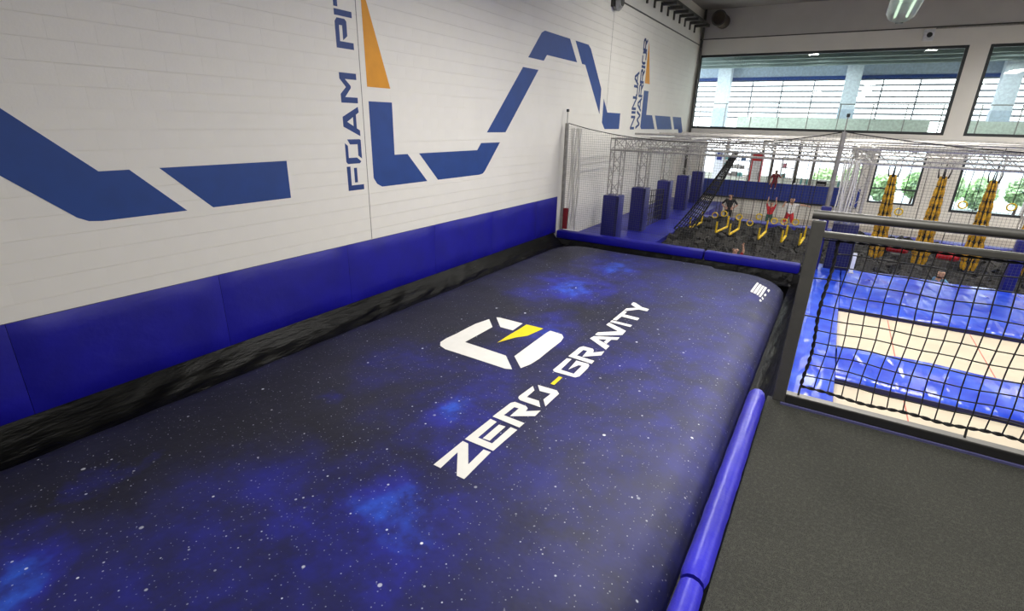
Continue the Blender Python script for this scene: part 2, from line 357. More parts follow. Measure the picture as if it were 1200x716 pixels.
# back wall
UP1, UP2 = (-6.42, 3.13, 1.52, 4.65), (3.72, 12.8, 1.52, 4.65)
CAFE, WA, WBB, WC = (-5.62, .78, -.75, 1.3), (1.25, 2.85, -1.22, 1.0), (3.98, 6.95, -1.33, 1.0), (8.2, 12.5, -1.33, 1.0)
mb = MB(); holed(mb, -6.5, 14, ZF, ZT, [UP1, UP2, CAFE, WA, WBB, WC], lambda m, a0, a1, z0, z1, mi: m.box(a0, a1, YB, YB+.3, z0, z1, mi), 5.29)
wbk = struct(mb.build('wall_back', ['white_paint', 'grey_white_band']))  # grey-white above the joint strip, white below
MB().box(-6.5, 14, YB-.012, YB, 5.27, 5.31).build('joint_strip', 'rail_grey', wbk)
for a, b in ((-6.45, -5.85), (-5.6, 1.0), (1.25, 6.5), (6.8, 12)): MB().box(a, b, YB-.003, YB, 1.2, 1.32).build('mural_stroke', 'mural_blue', wbk)
mb = MB(); RW = []
holed(mb, -7, YB, ZF, ZT, RW, lambda m, a0, a1, z0, z1, mi: m.box(14, 14.3, a0, a1, z0, z1, mi)); struct(mb.build('wall_right', 'white_paint'))
struct(MB().box(-6.5, 14, -7.3, -7, ZF, ZT).build('wall_front', 'white_paint'))

def window(n, axis, pos, a0, a1, z0, z1, cuts, fr=.07, muls='window_frame', bars=()):
    def bx(m, p0, p1, q0, q1, d0, d1): m.box(p0, p1, pos+d0, pos+d1, q0, q1) if axis == 'y' else m.box(pos+d0, pos+d1, p0, p1, q0, q1)
    m = MB(); bx(m, a0, a1, z0, z0+fr, .02, .12); bx(m, a0, a1, z1-fr, z1, .02, .12); bx(m, a0, a0+fr, z0+fr, z1-fr, .02, .12); bx(m, a1-fr, a1, z0+fr, z1-fr, .02, .12)
    wdw = struct(m.build('window_%d' % n, 'window_frame'))
    cs = [a0+fr]+list(cuts)+[a1-fr]
    for i in range(len(cs)-1):
        m = MB(); bx(m, cs[i]+.004, cs[i+1]-.004, z0+fr, z1-fr, .062, .07); m.build('pane', 'pane_glass', wdw)
        if i and muls: m = MB(); bx(m, cs[i]-.03, cs[i]+.03, z0+fr, z1-fr, .03, .11); m.build('mullion', muls, wdw)
    for zb in bars: m = MB(); bx(m, a0+fr, a1-fr, zb-.025, zb+.025, .03, .1); m.build('glazing_bar', 'window_frame', wdw)
    d = bpy.data.lights.new('daylight_opening', 'AREA'); d.shape = 'RECTANGLE'; d.size = a1-a0; d.size_y = z1-z0; d.cycles.is_portal = True
    o = bpy.data.objects.new('daylight_opening', d); COL.objects.link(o); c = ((a0+a1)/2, (z0+z1)/2)
    if axis == 'y': o.location = (c[0], pos+.15, c[1]); o.rotation_euler = (-math.pi/2, 0, 0)
    else: o.location = (pos+.15, c[0], c[1]); o.rotation_euler = (0, math.pi/2, 0); d.size, d.size_y = z1-z0, a1-a0
window(1, 'y', YB, *UP1, (-4.0, -1.6, .8), fr=.1, muls=None)
window(2, 'y', YB, *UP2, (6.0, 8.3, 10.6), fr=.1, muls=None)
window(3, 'y', YB, *WA, (), bars=(-.62,))
window(4, 'y', YB, *WBB, (5.2, 6.1), fr=.09, muls='shelf_white', bars=())
window(5, 'y', YB, *WC, (9.6, 11.0), fr=.09, muls='shelf_white')
for i, (a, b, z0, z1) in enumerate(RW): window(6+i, 'x', 14, a, b, z0, z1, (a+2, a+4), muls='window_frame')

# ground, trees and gallery outside the back wall
struct(MB().box(-60, 80, -60, 110, ZF-.5, ZF-.25).build('ground', 'asphalt'))
gal = empty('gallery', (0, 27, 1.3), kind='structure')
MB().box(-9, 15, YB+.32, 33.2, 1.16, 1.34).build('gallery_floor', 'floor_pale', gal)
MB().box(-9, 15, YB+.32, 33.2, 4.72, 4.9).build('gallery_ceiling', 'soffit', gal)
for yy in (28, 29.6, 31.2): MB().box(-9, 15, yy-.14, yy+.14, 4.55, 4.72).build('ceiling_rib', 'soffit', gal)
MB().box(-9, 15, 32.9, 33.2, 4.2, 4.72).build('fascia', 'fascia', gal)
MB().box(-9, 15, 32.84, 33.2, 4.05, 4.2).build('fascia_edge', 'mural_blue', gal)
for xx in (-6.35, -.3, 5.6, 11.6):
    MB().rbox(xx-.34, xx+.34, 32.0, 32.6, 1.34, 4.72, .03).build('column', 'column_blue', gal)
    MB().rbox(xx-.36, xx+.36, 31.97, 32.63, 1.34, 2.6, .03).build('column_foot', 'fascia', gal)
for i in range(8):
    z = 2.15+i*.27; m = MB()
    m.add([(-9, 33.06, z), (15, 33.06, z), (15, 33.22, z+.05), (-9, 33.22, z+.05), (-9, 33.06, z-.06), (15, 33.06, z-.06), (15, 33.22, z-.01), (-9, 33.22, z-.01)],
          [(0, 1, 2, 3), (7, 6, 5, 4), (0, 4, 5, 1), (3, 2, 6, 7), (0, 3, 7, 4), (1, 5, 6, 2)]); m.build('louvre_slat', 'louvre', gal)
for xx in np.arange(-8, 15, 1.5): MB().box(xx-.03, xx+.03, 33.1, 33.2, 1.34, 4.05).build('louvre_post', 'louvre', gal)
MB().box(-5.2, 3.1, 31.2, 31.35, 1.34, 2.14).build('balustrade_panel', 'balustrade_green', gal)
MB().box(4.4, 14, 31.2, 31.35, 1.34, 2.12).build('balustrade_panel', 'balustrade_green', gal)
rl = MB(); rl.tube([(-9, 28.6, 2.7), (15, 28.6, 2.7)], .022)
rl = rl.build('handrail', 'steel', gal)
for xx in np.arange(-6.6, 14, 1.22): MB().tube([(xx, 28.6, 1.34), (xx, 28.6, 2.7)], .022).build('rail_post', 'steel', gal)
def gallery_light(x, y):
    o = empty('ceiling_light', (x, y, 4.68), 'flat round white downlight on gallery soffit seen through upper windows', 'light', 'gallery downlights')
    MB().cyl((x, y, 4.66), (x, y, 4.72), .17, 14).build('rim', 'grey_box', o); MB().cyl((x, y, 4.645), (x, y, 4.66), .14, 14).build('diffuser', 'lamp_tube', o)
    d = bpy.data.lights.new('downlight_light', 'AREA'); d.shape = 'DISK'; d.size = .26; d.energy = 45; d.color = (.95, 1, 1)
    l_ = bpy.data.objects.new('downlight_light', d); COL.objects.link(l_); l_.location = (x, y, 4.63); l_.parent = o; l_.matrix_parent_inverse = Matrix.Translation(-ORG[o])
for x in (-4.6, -1.6, 4.9): 
    for y in (28.8, 30.4): gallery_light(x, y)

# cafe room behind the lower opening
cf = empty('cafe_room', (0, 27, -1.5), kind='structure')
MB().box(-8, 1.1, YB+.3, 32.4, -1.7, -1.5).build('cafe_floor', 'floor_pale', cf)
MB().box(-8, 1.1, YB+.3, 32.4, 1.3, 1.45).build('cafe_ceiling', 'white_paint', cf)
MB().box(.95, 1.1, YB+.3, 32.4, -1.5, 1.3).build('cafe_partition', 'white_paint', cf)
for xx in (-7.4, -5.6, -3.75, -1.95, -.2): MB().box(xx-.07, xx+.07, 32.1, 32.3, -1.5, 1.3).build('mullion', 'mullion_grey', cf)
MB().box(-8, 1.1, 32.1, 32.3, -1.5, -.9).build('sill_wall', 'balustrade_green', cf)
for xx in (-2.62, -.98, .6): MB().box(xx-.06, xx+.06, YB+.08, YB+.22, -.75, 1.3).build('opening_mullion', 'mullion_grey', cf)
bp = MB(); bp.box(-5.75, .95, YB-.1, YB, -1.46, -.72); bp = struct(bp.build('parapet_panel', 'band_blue'))
MB().box(-5.75, .95, YB-.13, YB, -1.53, -1.46).build('parapet_foot', 'black_bar', bp)

def shrub(x, y, h, r, label):
    t = empty('shrub', (x, y, ZF-.25), label, 'shrub', 'shrubs outside the windows')
    MB().tube([(x, y, ZF-.25), (x+.05, y, ZF+h*.3), (x, y+.05, ZF+h*.6)], [.07, .06, .03], 8).build('stem', 'bark', t)
    m = MB(); R = random.Random(x)
    for i in range(700):
        a, b, rr = R.uniform(0, 6.28), math.acos(R.uniform(-1, 1)), r*R.uniform(.55, 1)
        c = Vector((x+rr*math.sin(b)*math.cos(a), y+rr*math.sin(b)*math.sin(a), ZF+h*.55+rr*1.2*math.cos(b)))
        u = Vector((R.gauss(0, 1), R.gauss(0, 1), R.gauss(0, 1))).normalized(); v = u.orthogonal().normalized(); s_ = R.uniform(.12, .24)
        m.add([c+u*s_, c+v*s_*.5, c-u*s_, c-v*s_*.5], [(0, 1, 2, 3)])
    m.build('foliage', 'leaf', t, recalc=False)
for i, x in enumerate(np.arange(-.6, 15.5, 1.5)):
    shrub(float(x), 37.5+.5*(i % 2), 1.5+.25*math.sin(i*2.3), .66+.07*math.sin(i*1.7), 'pale leafy green shrub outside beyond the lower windows')

# ================================================================== PLATFORM, CARPET
pl = struct(MB().box(-.1, 14, -7, 3.42, -.25, -.012).build('platform_floor', 'under_black'))
MB().box(-.1, 14, -7, 3.35, -.012, 0).build('carpet', 'carpet', pl)
MB().box(-.02, 14, 3.2, 3.38, ZF, -.25).build('platform_wall', 'under_black', pl)
MB().box(-.1, -.02, -7, 3.38, ZF, -.25).build('platform_side', 'under_black', pl)
MB().box(-.02, 14, 3.318, 3.335, 0, .012).build('edge_trim', 'trim_dull', pl)

# blue rolls along the platform edge
def roll(p, q, r, nm, label, group, matname='edge_blue', flat=1.0):
    p = Vector(p); q = Vector(q); n = 40; d = q-p; m = MB(); prof = 12
    P = []
    for i in range(n+1):
        c = p+d*(i/n); e = 1-.12*max(0, 1-min(i, n-i)/.9); R = random.Random(i*7+int(p.y*10))
        s = 1+.03*R.uniform(-1, 1); row = []
        for j in range(prof+1):
            a = 2*math.pi*j/prof; side = d.normalized().cross(Vector((0, 0, 1)))
            row.append(c+side*(r*e*s*math.cos(a))+Vector((0, 0, r*flat*e*s*math.sin(a))))
        P.append([tuple(v) for v in row])
    m.grid(P); m.f += [tuple(range(prof)), tuple(n*(prof+1)+j for j in range(prof))]; m.m += [0, 0]
    return tag(m.build(nm, matname, smooth=True), label, 'edge pad', group)
roll((-.158, 1.62, .012), (-.158, 3.34, .012), .052, 'edge_roll', 'blue padded roll along carpet edge, ending at the dark fence post', None)
roll((-.158, -6.9, .012), (-.158, 1.60, .012), .052, 'edge_roll', 'blue padded roll along carpet edge, running away from the fence', None)
# blue padded beam across the far end of the airbag, resting on low steel feet
fb = struct(MB().box(-6.4, -.25, 12.7, 12.9, ZF, -1.43).build('pit_end_wall', 'under_black'))
def soft_beam(x0, x1, label):
    return tag(MB().rbox(x0, x1, 12.66, 12.92, -1.42, -1.2, .055).build('beam_pad', 'pad_blue', smooth=True), label, 'edge pad', None)
soft_beam(-6.38, -2.38, 'long blue padded beam at far end of printed airbag, from wall to joint')
soft_beam(-2.36, -.3, 'shorter blue padded beam at far end of airbag, beside the trampolines')

# ================================================================== WALL PADS
seams = [-2.82, -.77, 1.28, 3.34, 5.43, 7.59, 9.61, 11.66, 12.82]
PAD_LABELS = ['wide blue wall pad at the start of the row, farthest from net pole', 'wide blue wall pad under the sloping blue mural stroke, second of the row', 'wide blue wall pad below the bent end of sloping mural stroke', 'wide blue wall pad between bent mural stroke and foam pit lettering', 'wide blue wall pad right below the painted words foam pit', 'wide blue wall pad below the first strokes after the foam pit words', 'wide blue wall pad next to the narrow one by net pole', 'narrow blue wall pad beside the net pole ending the row']
for i in range(len(seams)-1):
    a, b = seams[i]+.002, seams[i+1]-.002; nu, nv = 16, 10; P = []
    for u in range(nu+1):
        row = []
        for v in range(nv+1):
            s, t = u/nu, v/nv; ed = min(1, min(s, 1-s)*9)*min(1, min(t, 1-t)*7)
            row.append((XW+.03+.032*ed**.4+.006*math.sin(7*s+i*2)*ed*math.sin(3*t+i), a+(b-a)*s, -1.29+(.985)*t))
        P.append(row)
    m = MB().grid(P); m.box(XW+.003, XW+.029, a, b, -1.31, -.305, 1)
    tag(m.build('wall_pad', ['pad_blue', 'navy'], smooth=True), PAD_LABELS[i], 'wall pad', 'blue wall pads')

# ================================================================== AIRBAG WITH PRINTED COVER
CX0, CX1, CY0, CY1, ZC = -5.97, -.42, -3.0, 12.2, -1.35
def sdf(x, y, rad=.9):
    cx, cy = (CX0+CX1)/2, (CY0+CY1)/2; qx = np.abs(x-cx)-((CX1-CX0)/2-rad); qy = np.abs(y-cy)-((CY1-CY0)/2-rad)
    return np.hypot(np.maximum(qx, 0), np.maximum(qy, 0))+np.minimum(np.maximum(qx, qy), 0)-rad
def cover_z(x, y):
    d = -sdf(x, y); rr = np.where(x > -2, .62, .4); t = np.clip(d/rr, 0, 1)
    z = ZC-.3*(1-np.sqrt(np.clip(1-(1-t)**2, 0, 1)))
    z = z+.012*np.sin(1.1*x+.6*y)*np.sin(.8*y-.5*x)*t
    z = z+.010*np.sin(9*y+2*np.sin(x*2))*np.clip(1-d/.9, 0, 1)*t
    return z
ab = empty('airbag', (-3.2, 5, ZF), 'large airbag under a cover printed with a starry blue galaxy', 'airbag')
gx = np.linspace(CX0-.02, CX1+.02, 84); gy = np.linspace(CY0-.02, CY1+.02, 200); X, Y = np.meshgrid(gx, gy, indexing='ij')
s = sdf(X, Y); e = 1e-3; gxx = (sdf(X+e, Y)-s)/e; gyy = (sdf(X, Y+e)-s)/e; o_ = np.maximum(s, 0); X2 = X-o_*gxx; Y2 = Y-o_*gyy
Z = np.where(s > 0, -1.72, cover_z(X2, Y2))
cov = MB().grid(np.stack([X2, Y2, Z], -1)).build('cover', 'galaxy_print', ab, smooth=False, recalc=False)
cov.data.polygons.foreach_set('use_smooth', [True]*len(cov.data.polygons))
# keep the print in plain world axes: move mesh to its own origin at zero height
cov.data.transform(Matrix.Translation(ORG[ab])); cov.location = -ORG[ab]
MB().rbox(CX0+.06, CX1-.06, CY0+.1, CY1-.06, ZF, -1.72, .1).build('bag', 'under_black', ab)
COVER_WORD = [
 ('Z',[[(-2.615,2.96),(-2.615,3.402),(-2.544,3.398),(-2.354,3.142),(-2.367,3.407),(-2.284,3.412),(-2.262,2.958),(-2.345,2.958),(-2.546,3.23),(-2.53,2.958)]]),
 ('E',[[(-2.617,3.437),(-2.612,3.886),(-2.526,3.876),(-2.523,3.534),(-2.354,3.534),(-2.355,3.879),(-2.271,3.874),(-2.278,3.439)],[(-2.478,3.55),(-2.480,3.848),(-2.402,3.856),(-2.398,3.557)]]),
 ('R',[[(-2.62,3.935),(-2.612,4.286),(-2.583,4.334),(-2.434,4.329),(-2.391,4.295),(-2.383,4.234),(-2.255,4.344),(-2.25,4.208),(-2.472,4.045),(-2.475,4.238),(-2.529,4.232),(-2.534,4.028),(-2.273,4.025),(-2.276,3.922)]]),
 ('O',[[(-2.6,4.771),(-2.532,4.69),(-2.528,4.505),(-2.372,4.512),(-2.291,4.4),(-2.555,4.397),(-2.596,4.426),(-2.612,4.465)],[(-2.565,4.83),(-2.315,4.847),(-2.258,4.791),(-2.253,4.449),(-2.345,4.568),(-2.338,4.731),(-2.475,4.715)]]),
 ('-',[[(-2.458,5.18),(-2.406,5.18),(-2.402,4.945),(-2.454,4.945)]]),
 ('G',[[(-2.605,5.70),(-2.539,5.718),(-2.52,5.355),(-2.335,5.35),(-2.345,5.613),(-2.385,5.604),(-2.442,5.415),(-2.469,5.711),(-2.3,5.72),(-2.266,5.681),(-2.25,5.6),(-2.245,5.33),(-2.275,5.27),(-2.565,5.255),(-2.6,5.29)]]),
 ('R',[[(-2.615,5.765),(-2.612,6.122),(-2.581,6.185),(-2.434,6.185),(-2.4,6.137),(-2.385,6.072),(-2.269,6.205),(-2.254,6.056),(-2.452,5.863),(-2.473,6.078),(-2.531,6.069),(-2.53,5.859),(-2.267,5.846),(-2.259,5.743)]]),
 ('A',[[(-2.62,6.495),(-2.6,6.605),(-2.265,6.782),(-2.262,6.673),(-2.507,6.533),(-2.275,6.408),(-2.273,6.265)],[(-2.398,6.492),(-2.393,6.613),(-2.338,6.633),(-2.341,6.453)]]),
 ('V',[[(-2.61,6.664),(-2.61,6.772),(-2.37,6.988),(-2.62,7.129),(-2.615,7.244),(-2.275,7.073),(-2.265,6.895),(-2.549,6.665)]]),
 ('I',[[(-2.617,7.273),(-2.617,7.361),(-2.274,7.353),(-2.274,7.263)]]),
 ('T',[[(-2.616,7.397),(-2.616,7.891),(-2.548,7.867),(-2.547,7.733),(-2.28,7.715),(-2.278,7.603),(-2.548,7.611),(-2.552,7.395)]]),
 ('Y',[[(-2.618,7.9),(-2.619,8.034),(-2.494,8.165),(-2.625,8.285),(-2.63,8.41),(-2.588,8.41),(-2.42,8.26),(-2.285,8.235),(-2.28,8.115),(-2.425,8.114),(-2.564,7.924)]])]
EMBLEM = [
 [(-4.277,6.288),(-4.043,6.039),(-4.041,5.334),(-3.318,5.29),(-3.033,4.994),(-3.115,4.956),(-4.114,4.98),(-4.246,5.03),(-4.326,5.13),(-4.345,5.283),(-4.335,5.517),(-4.34,5.796),(-4.337,6.0)],
 [(-4.228,6.42),(-4.178,6.442),(-3.734,6.43),(-3.712,6.098),(-3.946,6.108)],
 [(-3.215,5.341),(-3.236,5.901),(-3.245,6.294),(-3.236,6.413),(-3.026,6.39),(-2.953,6.3),(-2.92,6.15),(-2.915,5.821),(-2.901,5.471),(-2.914,5.253),(-2.961,5.087)],
 [(-3.663,6.43),(-3.361,6.43),(-3.422,6.054),(-3.54,5.883),(-3.654,5.58),(-3.665,5.94),(-3.66,6.165)]]
SMALLMARK = [[(-.986,10.455),(-.962,11.175),(-.922,11.145),(-.944,10.399)],[(-.928,10.39),(-.904,11.11),(-.855,11.074),(-.879,10.356)],[(-.864,10.341),(-.844,11.053),(-.804,11.035),(-.829,10.314)],[(-.808,10.267),(-.793,11.02),(-.748,11.007),(-.777,10.248)],
 [(-.73,10.849),(-.71,10.96),(-.684,10.922),(-.691,10.737)],[(-.743,10.482),(-.727,10.612),(-.704,10.538),(-.716,10.407)],[(-.755,10.238),(-.752,10.344),(-.717,10.215),(-.72,10.137)],[(-.772,10.049),(-.762,10.131),(-.728,10.056),(-.745,9.995)]]
def print_on_cover(polys, nm, mt):
    bm = bmesh.new()
    for p in polys:
        f = bm.faces.new([bm.verts.new((a, b, 0)) for a, b in p])
    bmesh.ops.triangulate(bm, faces=bm.faces[:])
    for _ in range(2):
        bmesh.ops.subdivide_edges(bm, edges=[e for e in bm.edges if e.calc_length() > .2], cuts=1, use_grid_fill=False)
        bmesh.ops.triangulate(bm, faces=[f for f in bm.faces if len(f.verts) > 3])
    m = MB(); bm.verts.index_update()
    xy = np.array([v.co[:2] for v in bm.verts]); zz = cover_z(xy[:, 0], xy[:, 1])+.006
    m.add([(x, y, z) for (x, y), z in zip(xy, zz)], [[v.index for v in f.verts] for f in bm.faces]); bm.free()
    o = m.build(nm, mt, ab, recalc=False)
    for p in o.data.polygons:
        if p.normal.z < 0: p.flip()
    return o
for ch, ps in COVER_WORD: print_on_cover(ps, 'printed_hyphen' if ch == '-' else 'printed_letter', 'print_yellow' if ch == '-' else 'print_white')
for i, p in enumerate(EMBLEM): print_on_cover([p], 'printed_emblem', 'print_yellow' if i == 3 else 'print_white')
for p in SMALLMARK: print_on_cover([p], 'printed_mark', 'print_white')

# black crumpled liner sheets round the bag
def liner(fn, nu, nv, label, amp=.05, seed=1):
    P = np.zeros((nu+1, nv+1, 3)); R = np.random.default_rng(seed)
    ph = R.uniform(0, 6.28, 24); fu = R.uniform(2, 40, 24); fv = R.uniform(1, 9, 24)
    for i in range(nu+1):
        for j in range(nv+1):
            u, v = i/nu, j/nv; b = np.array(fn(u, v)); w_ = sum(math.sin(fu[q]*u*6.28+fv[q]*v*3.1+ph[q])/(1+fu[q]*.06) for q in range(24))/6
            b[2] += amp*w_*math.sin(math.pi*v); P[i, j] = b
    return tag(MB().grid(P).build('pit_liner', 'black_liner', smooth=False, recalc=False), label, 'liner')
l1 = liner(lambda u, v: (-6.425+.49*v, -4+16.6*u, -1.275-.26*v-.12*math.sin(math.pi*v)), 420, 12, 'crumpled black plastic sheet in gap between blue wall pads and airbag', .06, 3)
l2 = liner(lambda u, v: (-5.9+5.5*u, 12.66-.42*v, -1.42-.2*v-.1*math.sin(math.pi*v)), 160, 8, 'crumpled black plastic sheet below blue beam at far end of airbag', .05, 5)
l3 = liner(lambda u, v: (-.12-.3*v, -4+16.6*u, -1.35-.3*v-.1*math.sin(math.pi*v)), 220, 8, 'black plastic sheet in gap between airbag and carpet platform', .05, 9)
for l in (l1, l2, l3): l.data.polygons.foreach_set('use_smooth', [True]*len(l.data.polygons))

# ================================================================== FENCE ON THE PLATFORM EDGE
fe = empty('safety_fence', (-.03, 3.38, 0), 'dark grey steel railing with black cord net at platform edge', 'fence')
FX0, FX1, FY = -.035, 3.6, 3.372
MB().tube([(FX0-.04, FY, 1.192), (FX1+.04, FY, 1.192)], .026, 12).build('top_rail', 'rail_grey', fe, smooth=True)
MB().rbox(FX0+.03, FX1-.03, FY-.018, FY+.018, 1.066, 1.104, .008).build('middle_rail', 'rail_grey', fe)
for xx in (FX0, FX1):
    MB().rbox(xx-.036, xx+.036, FY-.022, FY+.022, 0, 1.16, .008).build('post', 'rail_grey', fe)
br = MB().rbox(FX0+.036, FX1-.036, FY-.03, FY+.03, .004, .062, .006).build('bottom_rail', 'black_bar', fe)
MB().box(FX0+.036, FX1-.036, FY-.026, FY+.03, .062, .066).build('bottom_rail_top', 'ledge_grey', fe)
# cord net: square cells hung below the middle rail, twisted border rope
nx0, nx1, nz0, nz1, cell = .075, 3.5, .125, 1.055, .073
ny = FY+.012; R = random.Random(4)
cols = int((nx1-nx0)/cell); rows = int((nz1-nz0)/cell)
def netpt(i, j):
    x = nx0+i*cell; z = nz1-j*(nz1-nz0)/rows
    sag = .006*math.sin(i*1.3+j*.4)+.006*math.sin(i*.6)
    return (x+.008*math.sin(j*.9+i*.35), ny+.012*math.sin(i*.5+j*.7), z+sag*(1 if 0 < j else 0)*.6-(.010*math.sin(i*math.pi/7.0)**2 if j == rows else 0))
nm = MB()
for i in range(cols+1): nm.tube([netpt(i, j) for j in range(rows+1)], .004, 4, cap=False)
for j in range(rows+1): nm.tube([netpt(i, j) for i in range(cols+1)], .004, 4, cap=False)
for i in range(cols+1):
    for j in range(rows+1):
        c = Vector(netpt(i, j)); nm.add([c+Vector(v)*.0075 for v in ((1,0,0),(-1,0,0),(0,1,0),(0,-1,0),(0,0,1),(0,0,-1))], [(0,2,4),(2,1,4),(1,3,4),(3,0,4),(2,0,5),(1,2,5),(3,1,5),(0,3,5)])
cn = nm.build('cord_net', 'net_black', fe, recalc=False)
def twisted(mb, pts, amp=.006, r=.0055, step=.012):
    out = [[], []]; t = 0
    for a, b in zip(pts[:-1], pts[1:]):
        a, b = Vector(a), Vector(b); n = max(2, int((b-a).length/step)); d = (b-a).normalized(); e = d.orthogonal().normalized(); g = d.cross(e)
        for i in range(n):
            ph = t*60; p = a+(b-a)*(i/n)
            for q in (0, 1): out[q].append(p+e*(amp*math.cos(ph+q*math.pi))+g*(amp*math.sin(ph+q*math.pi)))
            t += (b-a).length/n
    for q in (0, 1): mb.tube(out[q], r, 5)
bm_ = MB(); twisted(bm_, [netpt(i, rows) for i in range(cols+1)]); bm_.build('border_rope', 'net_black', fe, smooth=True)
bm_ = MB(); twisted(bm_, [netpt(0, j) for j in range(rows+1)]); bm_.build('border_rope', 'net_black', fe, smooth=True)
bm_ = MB(); twisted(bm_, [netpt(i, 0) for i in range(cols+1)], .004, .004); bm_.build('border_rope', 'net_black', fe, smooth=True)
for i in (0, 11, 22, 33): p = Vector(netpt(min(i, cols), rows)); MB().tube([p, (p.x, FY, .05)], .006, 6).build('net_tie', 'net_black', fe)
for j in (0, 3, 6): p = Vector(netpt(0, j)); MB().tube([p, (FX0+.03, FY, p.z)], .004, 6).build('net_tie', 'net_black', fe)

# ================================================================== TRAMPOLINES BEYOND THE FENCE
ZP, ZBED = -1.30, -1.42
struct(MB().box(-.08, 12, 3.5, 13.3, ZF, -1.5).build('trampoline_base', 'under_black'))
def bed(y0, y1, label):
    t = empty('trampoline', (6, (y0+y1)/2, -1.5), label, 'trampoline')
    MB().box(.5, 12, y0, y1, ZBED-.02, ZBED).build('bed', 'bed_beige', t)
    MB().box(.5, 12, y0, y0+.05, -1.5, ZBED-.02).build('frame_bar', 'steel', t); MB().box(.5, 12, y1-.05, y1, -1.5, ZBED-.02).build('frame_bar', 'steel', t)
    for xx in (1.22, 2.32, 3.9): MB().box(xx, xx+.014, y0+.03, y1-.03, ZBED, ZBED+.002).build('bed_line', 'red_line', t)
bed(8.31, 10.41, 'beige trampoline bed between two wide blue vinyl pads')
bed(5.16, 7.16, 'beige trampoline bed between platform fence and blue pad')
def vinyl(x0, x1, prof, label, seed, along='x', name='trampoline_pad'):
    """padded vinyl strip: profile [(cross, z)] swept along, with pulled creases"""
    n = int(abs(x1-x0)/.09); P = []; R = np.random.default_rng(seed); ph = R.uniform(0, 6.28, 8); fr = R.uniform(1.5, 6, 8)
    pr = []
    for (a0, z0), (a1, z1) in zip(prof[:-1], prof[1:]):
        k_ = max(1, int(math.hypot(a1-a0, z1-z0)/.12))
        pr += [(a0+(a1-a0)*i/k_, z0+(z1-z0)*i/k_) for i in range(k_)]
    pr.append(prof[-1])
    for i in range(n+1):
        x = x0+(x1-x0)*i/n; row = []
        for j, (c, z) in enumerate(pr):
            w_ = sum(math.sin(fr[q]*x+ph[q]+(1.2+q*.4)*c) for q in range(8))/8
            inner = 1 if 0 < j < len(pr)-1 else 0
            row.append((x, c, z+.02*w_*inner) if along == 'x' else (c, x, z+.02*w_*inner))
        P.append(row)
    o = tag(MB().grid(P).build(name, 'vinyl_blue', recalc=False), label, 'pad')
    if o.data.polygons[len(o.data.polygons)//2].normal.z < 0: o.data.flip_normals()
    o.data.polygons.foreach_set('use_smooth', [True]*len(o.data.polygons))
    return o
def lip(o, x0, x1, y, z0, z1): pass
def pad_x(y_near, y_far, flat, label, seed):
    ys = y_near+(y_far-y_near)*(1-flat)
    t = empty('trampoline_pad', (6, (y_near+y_far)/2, -1.5), label, 'pad')
    o = vinyl(.492, 11.9, [(y_far, -1.42), (y_far-.02, ZP), (ys, ZP), (y_near+.03, -1.345), (y_near, -1.365)], None, seed, name='vinyl_top'); del o['category']
    o.parent = t; o.location = -ORG[t]
    m = MB(); m.box(.492, 11.9, y_near-.012, y_near+.05, -1.425, -1.36).build('vinyl_hem', 'navy', t)
    m = MB(); m.box(.5, 11.9, y_near+.05, y_far-.03, -1.5, -1.40).build('foam_core', 'navy', t)
pad_x(10.43, 13.45, .5, 'wide creased blue vinyl pad on far side of trampolines, before foam pit', 11)
pad_x(7.18, 8.3, .3, 'creased shiny blue vinyl pad between the two beige trampoline beds', 12)
pad_x(3.9, 5.15, .4, 'blue vinyl pad under the platform edge beside nearest trampoline bed', 13)
t = empty('trampoline_pad', (.2, 8, -1.5), 'long blue vinyl side pad running beside the trampolines towards foam pit', 'pad')
o = vinyl(3.9, 13.5, [(-.06, -1.46), (-.05, ZP+.012), (.46, ZP+.012), (.485, ZP-.03), (.487, -1.40)], None, 14, along='y', name='vinyl_top'); del o['category']
o.parent = t; o.location = -ORG[t]
MB().box(-.05, .47, 3.95, 13.45, -1.5, -1.40).build('foam_core', 'navy', t)

# ================================================================== FOAM PIT
PX0, PX1, PY0, PY1 = -3.95, 11.5, 13.55, 19.75
cm = MB()
bmq = bmesh.new(); bmesh.ops.create_cube(bmq, size=.22); bmesh.ops.bevel(bmq, geom=bmq.edges[:], offset=.012, segments=1, affect='EDGES')
bmq.verts.index_update(); cube_v = [v.co.copy() for v in bmq.verts]; cube_f = [[v.index for v in f.verts] for f in bmq.faces]; bmq.free()
cm.add(cube_v, cube_f); cube0 = cm.build('foam_cube', 'foam'); cube_me = cube0.data; bpy.data.objects.remove(cube0)
spots = []; R = random.Random(21)
y = PY0+.12
while y < PY1-.1:
    x = PX0+.14
    while x < PX1-.1:
        spots.append((x+R.uniform(-.07, .07), y+R.uniform(-.07, .07), -1.66+R.uniform(-.09, .10)+.05*math.sin(x*1.3)*math.sin(y*1.7), R.uniform(-1, 1), R.uniform(-1, 1), R.uniform(0, 3)))
        x += .225
    y += .225
def rank(s):
    if not (-3.9 < s[0] < 4.2): return 99
    if s[0] > -.4 and s[1] < 14.2: return s[1]+.5
    return s[1]
spots.sort(key=rank)
keep = [s for s in spots if not (-2.15 < s[0] < -1.5 and s[1] < 14.0)]
for s_ in keep[:300]:
    o = bpy.data.objects.new('foam_cube', cube_me); COL.objects.link(o); o.location = s_[:3]; o.rotation_euler = s_[3:]
    tag(o, 'dark grey foam cube in the front rows of the foam pit', 'foam cube', 'foam pit cubes')
m = MB()
from mathutils import Euler
for s_ in keep[300:]:
    q = Euler(s_[3:]).to_matrix(); m.add([q @ v+Vector(s_[:3]) for v in cube_v], cube_f)
m.box(PX0+.05, PX1-.05, PY0+.05, PY1-.05, ZF, -1.8)
